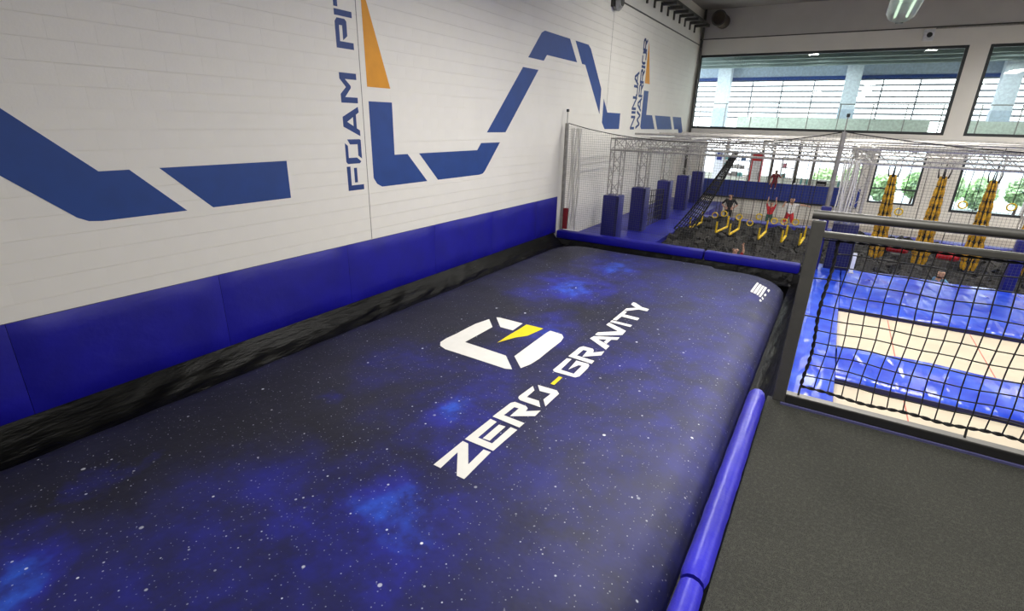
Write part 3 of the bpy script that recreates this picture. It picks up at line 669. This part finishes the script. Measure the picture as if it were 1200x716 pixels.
tag(m.build('foam_pit_filling', 'foam', recalc=False), 'heap of dark grey foam cubes filling the pit towards its far side', 'foam cubes', None, 'stuff')
# deck mats left of the pit, pit edge pads
def mat_box(nm, label, cat, b, mt, r=.03, group=None): return tag(MB().rbox(*b, r).build(nm, mt, smooth=True), label, cat, group)
for i, (y0, y1) in enumerate(((13.0, 15.35), (15.37, 18.4), (18.42, 21.4), (21.42, 24.2))):
    mat_box('deck_mat', 'blue vinyl deck mat beside foam pit, %s the blue padded beam' % ['nearest', 'second from', 'third from', 'fourth from'][i], 'mat', (-6.42, -4.02, y0, y1, ZF, -1.5), 'deck_blue', .03, 'blue deck mats')
mat_box('pit_edge_pad', 'long blue pad along far edge of the foam pit', 'edge pad', (-4.0, 12, 19.8, 20.35, ZF, -1.52), 'deck_blue', .05)

# ================================================================== TRUSS FRAME
tf = empty('truss_frame', (-5.05, 13.4, ZF), 'aluminium box truss frame standing over the foam pit', 'truss')
TX, TZ = -5.05, 1.13; TYS = [13.4, 15.65, 18.28, 20.8, 23.2]
for yy in TYS:
    m = MB(); truss(m, (TX, yy, -1.5), (TX, yy, TZ-.15), .29); m.build('truss_column', 'alu', tf, recalc=False)
for xx, yy in ((.42, 13.4), (.42, 18.28), (.42, 23.2), (5.6, 13.4), (5.6, 18.28), (5.6, 23.2)):
    m = MB(); truss(m, (xx, yy, -1.5), (xx, yy, TZ-.15), .29); m.build('truss_column', 'alu', tf, recalc=False)
for yy in TYS: m = MB(); truss(m, (TX-.16, yy, TZ), (9.0, yy, TZ), .29); m.build('truss_beam', 'alu', tf, recalc=False)
for xx in (TX, .42, 5.6): m = MB(); truss(m, (xx, 13.55, TZ), (xx, 23.2, TZ), .29); m.build('truss_beam', 'alu', tf, recalc=False)
for xx in (-3.2, -1.4, 2.3, 4.0, 7.4): MB().tube([(xx, 13.3, TZ+.20), (xx, 23.3, TZ+.20)], .03, 8).build('roof_tube', 'alu', tf)
for yy in (14.6, 16.9, 19.6, 22.0): MB().tube([(TX, yy, TZ+.26), (9, yy, TZ+.26)], .028, 8).build('roof_tube', 'alu', tf)
# padded sleeves round the columns
NTH = ['nearest', 'second from', 'third from', 'fourth from', 'fifth from', 'sixth from', 'seventh from', 'eighth from']
for i, yy in enumerate(TYS):
    t = empty('post_pad', (TX, yy, -1.5), 'tall blue sleeve on deck-side truss column, %s the blue padded beam' % NTH[i], 'post pad', 'padded truss columns')
    sl = MB().rbox(TX-.225, TX+.225, yy-.225, yy+.225, -1.5, -.18, .03).build('sleeve', 'post_blue', t, smooth=True)
    MB().box(TX+.15, TX+.232, yy-.231, yy-.224, -1.48, -.2).build('velcro_strip', 'navy', sl)
t = empty('post_pad', (.42, 13.4, -1.5), 'navy blue vinyl sleeve padding the truss column behind trampolines', 'post pad')
MB().rbox(.13, .62, 13.16, 13.64, -1.5, -.29, .03).build('sleeve', 'navy', t, smooth=True)
t = empty('post_pad', (3.34, 13.6, -1.5), 'slim blue padded post standing between the hanging yellow tubes', 'post pad')
MB().rbox(3.24, 3.44, 13.5, 13.7, -1.5, -.3, .03).build('sleeve', 'post_blue', t, smooth=True)
MB().tube([(3.34, 13.6, -.3), (3.34, 13.6, 1.0)], .04, 8).build('pole', 'steel', t)
t = empty('white_leg', (.62, 13.1, -1.3), 'short white metal leg beside navy padded column', 'leg'); 
MB().box(.63, .70, 13.02, 13.10, -1.31, -.86).build('upright', 'shelf_white', t); MB().box(.61, .72, 13.0, 13.12, -1.312, -1.295).build('foot', 'steel', t)

# ================================================================== DIVIDING NET WITH POLES
def pole(x, y, z0, z1, r, label, padded=None):
    t = empty('net_pole', (x, y, z0), label, 'pole')
    MB().tube([(x, y, z0), (x, y, z1)], r, 10).build('tube', 'steel', t, smooth=True)
    MB().tube([(x, y, z1), (x, y, z1+.28)], .012, 6).build('spike', 'steel', t)
    MB().rbox(x-.03, x+.03, y-.03, y+.03, z1+.28, z1+.35, .01).build('tip', 'black_plastic', t)
    MB().rbox(x-.09, x+.09, y-.09, y+.09, z0, z0+.03, .01).build('base_plate', 'steel', t)
    if padded: MB().rbox(x-.1, x+.1, y-.1, y+.1, padded[0], padded[1], .03).build('foam_sleeve', 'post_blue', t, smooth=True)
    return t
p1 = pole(-6.38, 12.98, ZF, 1.62, .05, 'grey steel net pole beside the end of the blue wall pads')
MB().rbox(-6.33, -6.20, 12.93, 13.05, -1.2, -.62, .02).build('red_sleeve', 'cloth_dark_red', p1)
pole(-.06, 13.0, ZF, 1.60, .045, 'grey steel net pole with blue foam sleeve beside the trampolines', (-1.45, .08))
YN = 13.0
def top_of_net(x):
    t_ = (x+6.35)/6.29
    if t_ <= 1: return 1.62-(1-abs(2*t_-1)**2.2)*.34-.02*t_
    return 1.60-.30*(1-abs(2*min(1, (x+.06)/9)-1)**2.2)
nt = empty('divider_net', (0, YN, -1.2), 'fine grey safety net hung between steel poles before the foam pit', 'net')
m = MB(); xs = np.arange(-6.33, 9, .058)
for x in xs: m.tube([(x, YN+.03*math.sin(x*2), -1.2), (x+.01, YN+.03*math.sin(x*2.1), 0), (x, YN, top_of_net(x))], .0022, 3, cap=False)
z = -1.2
while z < 1.55:
    seg = []
    for x in np.arange(-6.33, 9.05, .3):
        if z < top_of_net(x): seg.append((x, YN+.03*math.sin(x*2), z))
        else:
            if len(seg) > 1: m.tube(seg, .0022, 3, cap=False)
            seg = []
    if len(seg) > 1: m.tube(seg, .0022, 3, cap=False)
    z += .058
m.build('mesh', 'net_grey', nt, recalc=False)
m = MB(); m.tube([(x, YN, top_of_net(x)) for x in np.arange(-6.35, 9, .15)], .011, 6); m.build('top_rope', 'rope_black', nt)
m = MB()
for i in range(9):
    x = -6.22+i*.035; m.tube([(x+.02*math.sin(zz*3+i), YN+.05*math.sin(i*2.1), zz) for zz in np.linspace(-1.2, 1.5, 10)], .012+.004*(i % 3), 5)
m.build('gathered_folds', 'net_pale', nt)
m = MB()
for i in range(8):
    x = .08+i*.04; m.tube([(x+.015*math.sin(zz*4+i), YN+.05*math.sin(i*2.1), zz) for zz in np.linspace(-.2, 1.05, 8)], .014, 5)
m.build('gathered_folds', 'net_pale', nt)

# ================================================================== CARGO NETS
def cord_grid(name, corner, nu, nv, r, label, cat, sag=0., rope='rope_black'):
    a, b, c, d = [Vector(q) for q in corner]; m = MB()
    def pt(u, v):
        q = (a*(1-u)+b*u)*(1-v)+(d*(1-u)+c*u)*v; q.z -= sag*4*v*(1-v); return q
    for i in range(nu+1): m.tube([pt(i/nu, j/16) for j in range(17)], r, 5, cap=False)
    for j in range(nv+1): m.tube([pt(i/6, j/nv) for i in range(7)], r, 5, cap=False)
    t = empty(name, tuple(pt(.5, 0)), label, cat); m.build('cord_mesh', rope, t, recalc=False)
    e = MB()
    for u in (0, 1): e.tube([pt(u, j/16) for j in range(17)], r*1.8, 6)
    e.build('edge_rope', rope, t); return t
cord_grid('cargo_net', [(-3.3, 15.0, -1.36), (-3.95, 15.9, -1.36), (-2.55, 15.7, 1.0), (-2.42, 15.55, 1.0)], 6, 20, .014, 'black cargo net twisted from the truss down to deck edge', 'net', .12)
cord_grid('cargo_net', [(-5.0, 15.95, -1.5), (-5.0, 18.0, -1.5), (-5.0, 18.0, -.45), (-5.0, 15.95, -.3)], 9, 6, .012, 'black climbing net stretched between two padded truss columns', 'net')

# ================================================================== HANGING RINGS, TRAPEZES, YELLOW TUBES
def hang_ring(x, y, z, ztop, label, group):
    t = empty('gym_ring', (x, y, z), label, 'ring', group)
    MB().ring((x, y, z), .085, .018).build('ring', 'ring_yellow', t, smooth=True)
    MB().tube([(x, y, z+.085), (x+.02, y, ztop)], .009, 5).build('rope', 'rope_black', t)
for i, (x, y, z) in enumerate(((-3.11,17.5,-1.07),(-2.84,17.5,-.99),(-2.38,17.5,-1.05),(-2.04,17.5,-1.19),(-1.81,17.5,-.97),(-1.37,17.5,-1.05),(-1.1,17.5,-1.04),(-.79,17.5,-1.02))):
    hang_ring(x, y, z, 1.38, 'yellow gym ring over the foam pit, %s the black cargo net' % NTH[i], 'yellow rings left of navy column')
for i, (x, y, z) in enumerate(((1.57,17,-.38),(2.82,17,-.07),(3.26,17,-.32),(3.73,17,-.03))):
    hang_ring(x, y, z, 1.38, 'yellow gym ring among the yellow rope tubes, %s the navy padded column' % NTH[i], 'yellow rings by the rope tubes')
for i, ((x0, z0), (x1, z1)) in enumerate((((-3.6,-1.37),(-3.32,-1.2)),((-2.81,-1.40),(-2.55,-1.24)),((-2.42,-1.42),(-2.22,-1.26)),((-1.61,-1.44),(-1.47,-1.25)),((-1.0,-1.44),(-.93,-1.31)),((-.54,-1.46),(-.46,-1.29)))):
    t = empty('trapeze', ((x0+x1)/2, 16.5, z0), 'yellow trapeze handle on two ropes, %s the black cargo net' % NTH[i], 'trapeze', 'yellow trapezes')
    y0, y1 = 16.35, 16.62
    MB().tube([(x0, y0, z0), (x1, y1, z1)], .034, 8).build('bar', 'ring_yellow', t, smooth=True)
    for x, yy, z in ((x0, y0, z0), (x1, y1, z1)):
        gr_ = MB().tube([(x, yy, z), (x, yy, z+.33)], .026, 8).build('grip', 'ring_yellow', t, smooth=True)
        MB().tube([(x, yy, z+.33), (x, yy+.1, 1.0)], .008, 5).build('rope', 'rope_black', gr_)
for n_, ((x0, z0), (x1, z1)) in enumerate((((1.17,.62),(1.25,-1.5)),((2.15,.65),(2.16,-1.53)),((3.07,.62),(3.13,-1.5)),((3.92,.61),(4.02,-1.45)))):
    y_ = 16.05; t = empty('rope_tube', (x1, y_, z1), ['tapered yellow hanging rope tube nearest the navy padded column', 'tapered yellow hanging rope tube second from the navy padded column', 'tapered yellow hanging rope tube third from the navy padded column', 'tapered yellow hanging rope tube fourth from the navy padded column'][n_], 'rope tube', 'yellow rope tubes')
    prof = [(0, .07), (.25, .11), (.6, .15), (.85, .175), (.93, .15), (1, .13)]
    def rad(s_):
        for (a, ra), (b, rb) in zip(prof[:-1], prof[1:]):
            if a <= s_ <= b: return ra+(rb-ra)*(s_-a)/(b-a)
        return prof[-1][1]
    S = np.linspace(0, 1, 24); L0 = Vector((x0, y_, z0)); L1 = Vector((x1, y_, z1))
    MB().tube([L0+(L1-L0)*s_ for s_ in S], [rad(s_)*.8 for s_ in S], 10).build('core', 'tube_dark', t, smooth=True)
    for q in range(8):
        a = 2*math.pi*q/8; pts = []; rr = []
        for i in range(56):
            s_ = i/55; p = L0+(L1-L0)*s_; bulge = .5+.5*abs(math.sin(s_*math.pi*9)); r_ = rad(s_)
            pts.append(p+Vector((math.cos(a), math.sin(a), 0))*r_*.86); rr.append(r_*.27*bulge)
        MB().tube(pts, rr, 5).build('yellow_strand', 'rope_yellow', t, smooth=True)
    for i in range(1, 9):
        s_ = i/9; p = L0+(L1-L0)*s_; MB().ring(tuple(p), rad(s_)*.92, .012, 'z', 16, 5).build('binding_cord', 'rope_black', t)
    for q in range(4):
        a = 2*math.pi*q/4; MB().tube([L0+Vector((math.cos(a)*.09, math.sin(a)*.09, -.05)), L0+Vector((math.cos(a)*.12, math.sin(a)*.1, .12)), (x0+math.cos(a)*.1, y_, 1.0)], [.02, .012, .006], 5).build('hanging_cord', 'rope_black', t)
for x, z, lb in ((1.66, -1.18, 'red foam roller hanging beside first yellow rope tube'), (2.68, -1.22, 'red foam roller hanging between second and third yellow rope tubes')):
    t = empty('foam_roller', (x, 16, z), lb, 'roller')
    MB().tube([(x-.23, 16, z), (x-.19, 16, z), (x+.19, 16, z-.01), (x+.23, 16, z-.01)], [.06, .095, .095, .06], 14).build('roller', 'red_foam', t, smooth=True)
    for sx in (-.2, .2): MB().tube([(x+sx, 16, z+.08), (x+sx*.8, 16, 1.0)], .007, 5).build('rope', 'rope_black', t)

# ================================================================== PEOPLE
def person(pose, H, loc, rz, mats, label, regions):
    """one continuous skinned body; pose: {joint: (x,y,z)} in body heights, facing -y"""
    J = pose
    E_ = [('pelvis','waist'),('waist','chest'),('chest','neck'),('neck','chin'),('chin','head'),('head','crown')]
    for s_ in 'lr': E_ += [('chest',s_+'sho'),(s_+'sho',s_+'elb'),(s_+'elb',s_+'wri'),(s_+'wri',s_+'han'),('pelvis',s_+'hip'),(s_+'hip',s_+'kne'),(s_+'kne',s_+'ank'),(s_+'ank',s_+'toe')]
    rad = {'pelvis': .082, 'waist': .075, 'chest': .092, 'neck': .036, 'chin': .045, 'head': .066, 'crown': .045, 'sho': .042, 'elb': .029, 'wri': .020, 'han': .024, 'hip': .062, 'kne': .040, 'ank': .024, 'toe': .022}
    names = list(dict.fromkeys([a for e_ in E_ for a in e_]))
    me = bpy.data.meshes.new('body'); me.from_pydata([Vector(J[n])*H for n in names], [(names.index(a), names.index(b)) for a, b in E_], [])
    o = bpy.data.objects.new('body', me); COL.objects.link(o)
    md = o.modifiers.new('s', 'SKIN'); sv = me.skin_vertices[0].data
    for i, n in enumerate(names):
        r = rad.get(n, rad.get(n[1:], .03))*H
        sv[i].radius = (r*1.18, r*.85) if n in ('pelvis', 'waist', 'chest') else (r, r); sv[i].use_root = n == 'pelvis'
    sub = o.modifiers.new('d', 'SUBSURF'); sub.levels = 2; sub.render_levels = 2
    dg = bpy.context.evaluated_depsgraph_get(); m2 = bpy.data.meshes.new_from_object(o.evaluated_get(dg)); bpy.data.objects.remove(o)
    mb = MB(); mb.add([v.co for v in m2.vertices], [list(p.vertices) for p in m2.polygons])
    cen = {n: Vector(J[n])*H for n in names}; seg = [(cen[a], cen[b], b if len(b) > 3 and b[0] in 'lr' or b in ('waist','chest','neck','chin','head','crown') else a) for a, b in E_]
    def part_of(c):
        best = min(seg, key=lambda s_: (c-(s_[0]+(s_[1]-s_[0])*max(0, min(1, (c-s_[0]).dot(s_[1]-s_[0])/max(1e-9, (s_[1]-s_[0]).length_squared))))).length)
        a, b, n = best; tt = max(0, min(1, (c-a).dot(b-a)/(b-a).length_squared)); return n, tt
    for i, p in enumerate(m2.polygons):
        n, tt = part_of(Vector(p.center)); mb.m[i] = regions(n, tt, Vector(p.center)-cen['head'], H)
    # five fingers rooted in each palm, and a nose
    for s_, sg in (('l', 1), ('r', -1)):
        d = (cen[s_+'han']-cen[s_+'wri']).normalized(); e_ = d.orthogonal().normalized()
        for q in range(5):
            off = (q-2)*.010*H; ln = (.032, .044, .048, .044, .034)[q]*H; b = cen[s_+'han']+e_*off*.9
            dd = (d+e_*((q-2)*.12 if q else -.8)).normalized()
            mb.tube([b, b+dd*ln*.55, b+dd*ln+Vector((0, -.006*H, -.004*H))], [.0055*H, .005*H, .0038*H], 5, regions(s_+'han', 1, Vector((0, 0, -9)), H))
    hd = cen['head']; mb.tube([hd+Vector((0, -.055*H, .0)), hd+Vector((0, -.074*H, -.018*H))], [.006*H, .011*H], 5, 0)
    for sg in (-1, 1): mb.ring(tuple(hd+Vector((sg*.062*H, 0, -.005*H))), .012*H, .006*H, 'x', 8, 4, 0)
    for sg in (-1, 1): mb.tube([hd+Vector((sg*.024*H, -.056*H, .010*H)), hd+Vector((sg*.024*H, -.063*H, .010*H))], .007*H, 6, 1)
    mb.tube([hd+Vector((-.018*H, -.056*H, -.036*H)), hd+Vector((.018*H, -.056*H, -.036*H))], .005*H, 5, 1)
    ob = mb.build('person', mats, smooth=True); ob.location = loc; ob.rotation_euler = (0, 0, rz)
    return tag(ob, label, 'person')
BASE = dict(pelvis=(0,0,.52), waist=(0,0,.60), chest=(0,.005,.74), neck=(0,0,.83), chin=(0,-.01,.87), head=(0,-.005,.93), crown=(0,0,.97),
            lsho=(.115,0,.79), lelb=(.15,.02,.63), lwri=(.16,-.02,.48), lhan=(.16,-.03,.44), rsho=(-.115,0,.79), relb=(-.15,.02,.63), rwri=(-.16,-.02,.48), rhan=(-.16,-.03,.44),
            lhip=(.06,0,.48), lkne=(.065,-.01,.28), lank=(.07,.01,.04), ltoe=(.075,-.09,.02), rhip=(-.06,0,.48), rkne=(-.065,-.01,.28), rank=(-.07,.01,.04), rtoe=(-.075,-.09,.02))
def pose(**k_): d = dict(BASE); d.update(k_); return d
# material order: skin, hair, top, bottom, shoe
def dress(sleeve, trouser):
    def f(n, t_, dc, H):
        if n in ('head', 'crown', 'chin'): return 1 if dc.z > -9 and (dc.z > .025*H or (dc.y > .012*H and dc.z > -.04*H)) else 0
        if n == 'neck': return 2 if t_ < .55 else 0
        b = n[1:] if n[0] in 'lr' and len(n) == 4 else n
        if b in ('waist', 'chest', 'sho'): return 2
        if b == 'pelvis': return 3
        if b == 'elb': return 2 if t_ < sleeve else 0
        if b == 'wri': return 2 if sleeve > 1 else 0
        if b == 'han': return 0
        if b == 'hip': return 3
        if b == 'kne': return 3 if t_ < trouser else 0
        if b == 'ank': return 3 if trouser > 1 else 0
        if b == 'toe': return 4
        return 0
    return f
person(pose(lelb=(.23,.05,.65), lwri=(.13,-.02,.56), lhan=(.10,-.03,.54), relb=(-.23,.05,.65), rwri=(-.13,-.02,.56), rhan=(-.10,-.03,.54)), 1.30, (-3.5, 22.5, ZF), .15,
       ['skin', 'hair', 'cloth_black', 'cloth_black', 'cloth_grey'], 'person in black clothes standing with hands on hips behind foam pit', dress(.9, 2))
person(pose(lelb=(.15,-.02,.93), lwri=(.12,-.03,1.07), lhan=(.12,-.03,1.11), relb=(-.15,-.02,.93), rwri=(-.12,-.03,1.07), rhan=(-.12,-.03,1.11)), 1.12, (-1.98, 22.6, ZF), 0,
       ['skin', 'hair', 'cloth_red', 'cloth_green', 'cloth_grey'], 'person in red top with both arms raised behind the yellow rings', dress(.9, 2))
person(pose(lelb=(.26,-.02,.80), lwri=(.39,-.05,.79), lhan=(.43,-.05,.78), relb=(-.22,0,.70), rwri=(-.18,-.06,.80), rhan=(-.17,-.07,.84), lkne=(.10,-.01,.28), lank=(.14,.01,.04), ltoe=(.15,-.09,.02), rkne=(-.10,-.01,.28), rank=(-.14,.01,.04), rtoe=(-.15,-.09,.02)), 1.36, (-1.28, 22.5, ZF), .1,
       ['skin', 'hair', 'cloth_white', 'cloth_red', 'cloth_grey'], 'person in white top and red shorts reaching one arm sideways', dress(.7, .95))
person(pose(lkne=(.07,-.17,.50), lank=(.07,-.19,.27), ltoe=(.08,-.28,.25), rkne=(-.07,-.17,.50), rank=(-.07,-.19,.27), rtoe=(-.08,-.28,.25), lelb=(.2,-.02,.68), lwri=(.28,-.06,.80), lhan=(.30,-.07,.84)), 1.1, (-2.35, 26.14, -.72-.43*1.1-.02), 0,
       ['skin', 'hair', 'cloth_dark_red', 'cloth_dark_red', 'cloth_white'], 'person in dark red clothes sitting on the blue parapet', dress(.9, 2))
person(pose(lelb=(.17,-.05,.92), lwri=(.15,-.08,1.04), lhan=(.15,-.09,1.08)), 1.15, (-1.82, 13.75, -1.28-1.08), 0,
       ['skin', 'hair', 'cloth_red', 'cloth_red', 'cloth_grey'], 'person in red sunk to the chest in foam cubes behind the blue beam', dress(.9, 2))
person(pose(lelb=(.24,-.03,.72), lwri=(.30,-.1,.76), lhan=(.32,-.13,.78)), 1.2, (2.42, 14.45, -1.42-1.02), -.9,
       ['skin', 'hair', 'cloth_blue', 'cloth_grey', 'cloth_grey'], 'person in light blue top sunk in foam cubes behind the trampolines', dress(1.2, 2))

# ================================================================== CAFE FURNITURE BEHIND THE PARAPET
def rack(x0, x1, y0, y1, z0, z1, n, label, seed, fill=.8, mt='shelf_white'):
    t = empty('shelf_unit', ((x0+x1)/2, (y0+y1)/2, z0), label, 'shelf')
    for xx in (x0, x1-.04): MB().box(xx, xx+.04, y0, y1, z0, z1).build('side_panel', mt, t)
    for i in range(n+1): zz = z0+.02+(z1-z0-.06)*i/n; MB().box(x0+.04, x1-.04, y0, y1, zz, zz+.03).build('shelf_board', mt, t)
    R = random.Random(seed)
    for i in range(n):
        x = x0+.07; zz = z0+.05+(z1-z0-.06)*i/n
        while x < x1-.25:
            w_ = R.uniform(.14, .26); h_ = R.uniform(.12, .22)
            if R.random() < fill:
                o = MB().rbox(x, x+w_, y0+.05, y1-.05, zz, zz+h_, .008).build('carton', R.choice(['box_blue', 'box_teal', 'box_pink', 'grey_box', 'shelf_white']))
                tag(o, 'small pastel carton on the white shelf unit by the cafe opening', 'carton', 'cartons on cafe shelves')
            x += w_+.03
rack(-5.0, -3.72, 28.0, 28.4, -1.5, .48, 5, 'white shelf unit full of pastel cartons behind blue parapet', 3)
rack(-2.3, -1.72, 27.2, 27.6, -1.5, .38, 4, 'narrow white display rack behind the blue parapet', 4, .35)
t = empty('cabinet', (-3.5, 28, -1.5), 'tall red cabinet with glass door beside the carton shelves', 'cabinet')
MB().rbox(-3.68, -3.2, 27.95, 28.4, -1.5, .42, .02).build('body', 'red_foam', t); dr = MB().box(-3.62, -3.26, 27.93, 27.95, -1.3, .1).build('door', 'shelf_white', t); MB().box(-3.3, -3.28, 27.9, 27.93, -.8, -.4).build('handle', 'black_plastic', dr)
ct = empty('counter', (-.6, 26.9, -1.5), 'pale service counter behind the blue parapet', 'counter')
MB().box(-1.6, .7, 26.65, 27.1, -1.5, -.78).build('body', 'shelf_white', ct); MB().rbox(-1.65, .75, 26.62, 27.15, -.78, -.73, .01).build('worktop', 'grey_box', ct)
t = empty('printer', (-.55, 26.85, -.73), 'black desktop printer on the pale counter', 'printer')
MB().rbox(-.75, -.35, 26.7, 27.0, -.73, -.53, .02).build('body', 'black_plastic', t); MB().box(-.7, -.4, 26.64, 26.7, -.70, -.66).build('tray', 'grey_box', t); MB().rbox(-.33, -.12, 26.72, 26.95, -.73, -.6, .02).build('feeder', 'balustrade_green', t)
for x in (-1.35, -1.12, .1):
    t = empty('bottle', (x, 26.85, -.73), 'small pale bottle standing on the service counter', 'bottle', 'counter bottles')
    MB().tube([(x, 26.85, -.73), (x, 26.85, -.57), (x, 26.85, -.52), (x, 26.85, -.46)], [.045, .045, .018, .018], 10).build('body', 'box_teal', t, smooth=True); MB().cyl((x, 26.85, -.46), (x, 26.85, -.43), .02, 8).build('cap', 'shelf_white', t)
t = empty('pendant_lamp', (.15, 27.6, .6), 'white dome pendant lamp over the service counter', 'lamp')
MB().tube([(.15, 27.6, .22), (.15, 27.6, .34), (.15, 27.6, .40)], [.26, .17, .04], 16).build('shade', 'shelf_white', t, smooth=True); MB().tube([(.15, 27.6, .4), (.15, 27.6, 1.3)], .008, 5).build('cable', 'black_plastic', t)
for i, (x, z) in enumerate(((-5.35, .05),)):
    t = empty('poster', (x, 28.9, -1.5), 'blue and white display board standing at end of the shelves', 'board')
    MB().box(-5.6, -5.15, 28.9, 28.94, -1.2, .5).build('panel', 'column_blue', t); MB().box(-5.5, -5.25, 28.88, 28.9, .0, .35).build('picture', 'band_blue', t); MB().box(-5.45, -5.3, 28.8, 29.05, -1.5, -1.2).build('foot', 'grey_box', t)

# ================================================================== FIXTURES ON CEILING AND WALLS
def luminaire(x, y0, y1, z, label, group):
    t = empty('ceiling_lamp', (x, (y0+y1)/2, z+.3), label, 'lamp', group); n = 14; P = []
    for yy, s_ in ((y0, .55), (y0+.05, .85), (y0+.2, 1), (y1-.25, 1), (y1-.1, .9), (y1-.02, .68), (y1, .5)):
        P.append([(x+.30*s_*math.cos(math.pi+math.pi*j/n), yy, z+.22+.22*s_*math.sin(math.pi+math.pi*j/n)) for j in range(n+1)])
    MB().grid(P).build('diffuser_shell', 'lamp_shell', t, smooth=True, recalc=False)
    MB().rbox(x-.31, x+.31, y0, y1, z+.22, z+.30, .02).build('housing', 'grey_box', t)
    for sx in (-.12, .12): MB().tube([(x+sx, y0+.12, z+.13), (x+sx, y1-.28, z+.13)], .03, 10).build('tube', 'lamp_tube', t, smooth=True)
    MB().box(x-.08, x+.08, y1-.22, y1-.14, z+.0, z+.03).build('sticker', 'black_plastic', t)
    for yy in (y0+.3, y1-.3): MB().tube([(x, yy, z+.3), (x, yy, ZT-.001)], .008, 5).build('hanger', 'steel', t)
    d = bpy.data.lights.new('lamp_light', 'AREA'); d.shape = 'RECTANGLE'; d.size = .5; d.size_y = (y1-y0)*.9; d.energy = LAMP_W; d.color = (1, .97, .92)
    o = bpy.data.objects.new('lamp_light', d); COL.objects.link(o); o.location = (x, (y0+y1)/2, z-.02); o.parent = t; o.matrix_parent_inverse = Matrix.Translation(-ORG[t])
luminaire(.52, 14.4, 17.0, 4.1, 'long ceiling lamp with clear shell hanging before the upper windows', None)
for i, (x, y) in enumerate(((-2.4, 6.4), (.3, -.2), (.52, 7.4), (6.5, 1.2), (6.5, 7.4), (6.5, 14.4), (6.5, 20.4), (11, 4), (11, 14.4), (11, 20.4), (-2.6, 14.9), (2.9, 14.9))):  # unseen lamps added to brighten wall, carpet and far end of the hall
    luminaire(x, y, y+2.6, 5.75 if x < 3 and y > 14.5 else 4.1 if x < 1 else 4.6, 'added long fill lamp with clear shell over the hall, out of view', 'added hall fill lamps')
t = empty('siren', (1.83, YB, 5.0), 'small white siren box on back wall above the upper window', 'siren')
cs_ = MB().rbox(1.66, 2.0, YB-.1, YB-.013, 4.82, 5.22, .03).build('case', 'shelf_white', t, smooth=True); MB().ring((1.85, YB-.1, 5.03), .06, .03, 'y', 14, 6).build('horn', 'black_plastic', cs_); MB().cyl((1.85, YB-.11, 5.03), (1.85, YB-.09, 5.03), .06, 12).build('grille', 'black_plastic', cs_)
MB().tube([(2.0, YB-.05, 5.24), (13.8, YB-.05, 5.24)], .03, 6).build('conduit', 'steel', t)
t = empty('wall_speaker', (XW, 15.86, 4.95), 'round grey speaker on white wall above the panel joint', 'speaker')
MB().tube([(XW, 15.86, 4.95), (XW+.14, 15.86, 4.95), (XW+.24, 15.86, 4.95)], [.2, .24, .15], 16).build('case', 'grey_box', t, smooth=True); MB().cyl((XW+.24, 15.86, 4.95), (XW+.26, 15.86, 4.95), .12, 16).build('grille', 'rail_grey', t); MB().box(XW, XW+.1, 15.6, 15.72, 4.8, 5.3).build('bracket', 'rail_grey', t)
t = empty('cable_tray', (XW, 20, 5.75), 'grey cable tray on brackets along top of the mural wall', 'cable tray')
for xx in (XW+.08, XW+.42): MB().box(xx, xx+.03, 12.5, YB-.5, 5.72, 5.82).build('side_rail', 'rail_grey', t)
MB().box(XW+.08, XW+.45, 12.5, YB-.5, 5.70, 5.72).build('tray_bed', 'ledge_grey', t)
for i in range(16):
    yy = 13+i*.8; MB().box(XW, XW+.55, yy-.05, yy+.05, 5.60, 5.70).build('bracket', 'rail_grey', t); MB().box(XW, XW+.05, yy-.05, yy+.05, 5.40, 5.60).build('bracket_leg', 'rail_grey', t)
for i in range(3): MB().tube([(XW+.16+.1*i, 12.5, 5.75), (XW+.16+.1*i, YB-.5, 5.75)], .03, 6).build('cable', 'black_plastic', t)
t = empty('downpipe', (XW+.14, YB-.12, ZF), 'dark grey downpipe in the corner of mural wall and window wall', 'pipe')
MB().tube([(XW+.12, YB-.12, ZF), (XW+.12, YB-.12, ZT)], .055, 10).build('pipe', 'rail_grey', t, smooth=True)
for z in (-.5, 1.3, 4.9): MB().ring((XW+.12, YB-.12, z), .06, .012, 'z', 12, 5).build('clamp', 'steel', t)
t = empty('air_duct', (-5.75, 25.6, 6.0), 'dark brownish round duct stub in the ceiling corner', 'duct')
MB().tube([(-5.6, 25.3, 5.95), (-5.6, 26.28, 5.95)], .28, 18).build('duct', 'dark_brown', t, smooth=True); MB().ring((-5.6, 25.3, 5.95), .28, .03, 'y', 20, 6).build('flange', 'rail_grey', t)
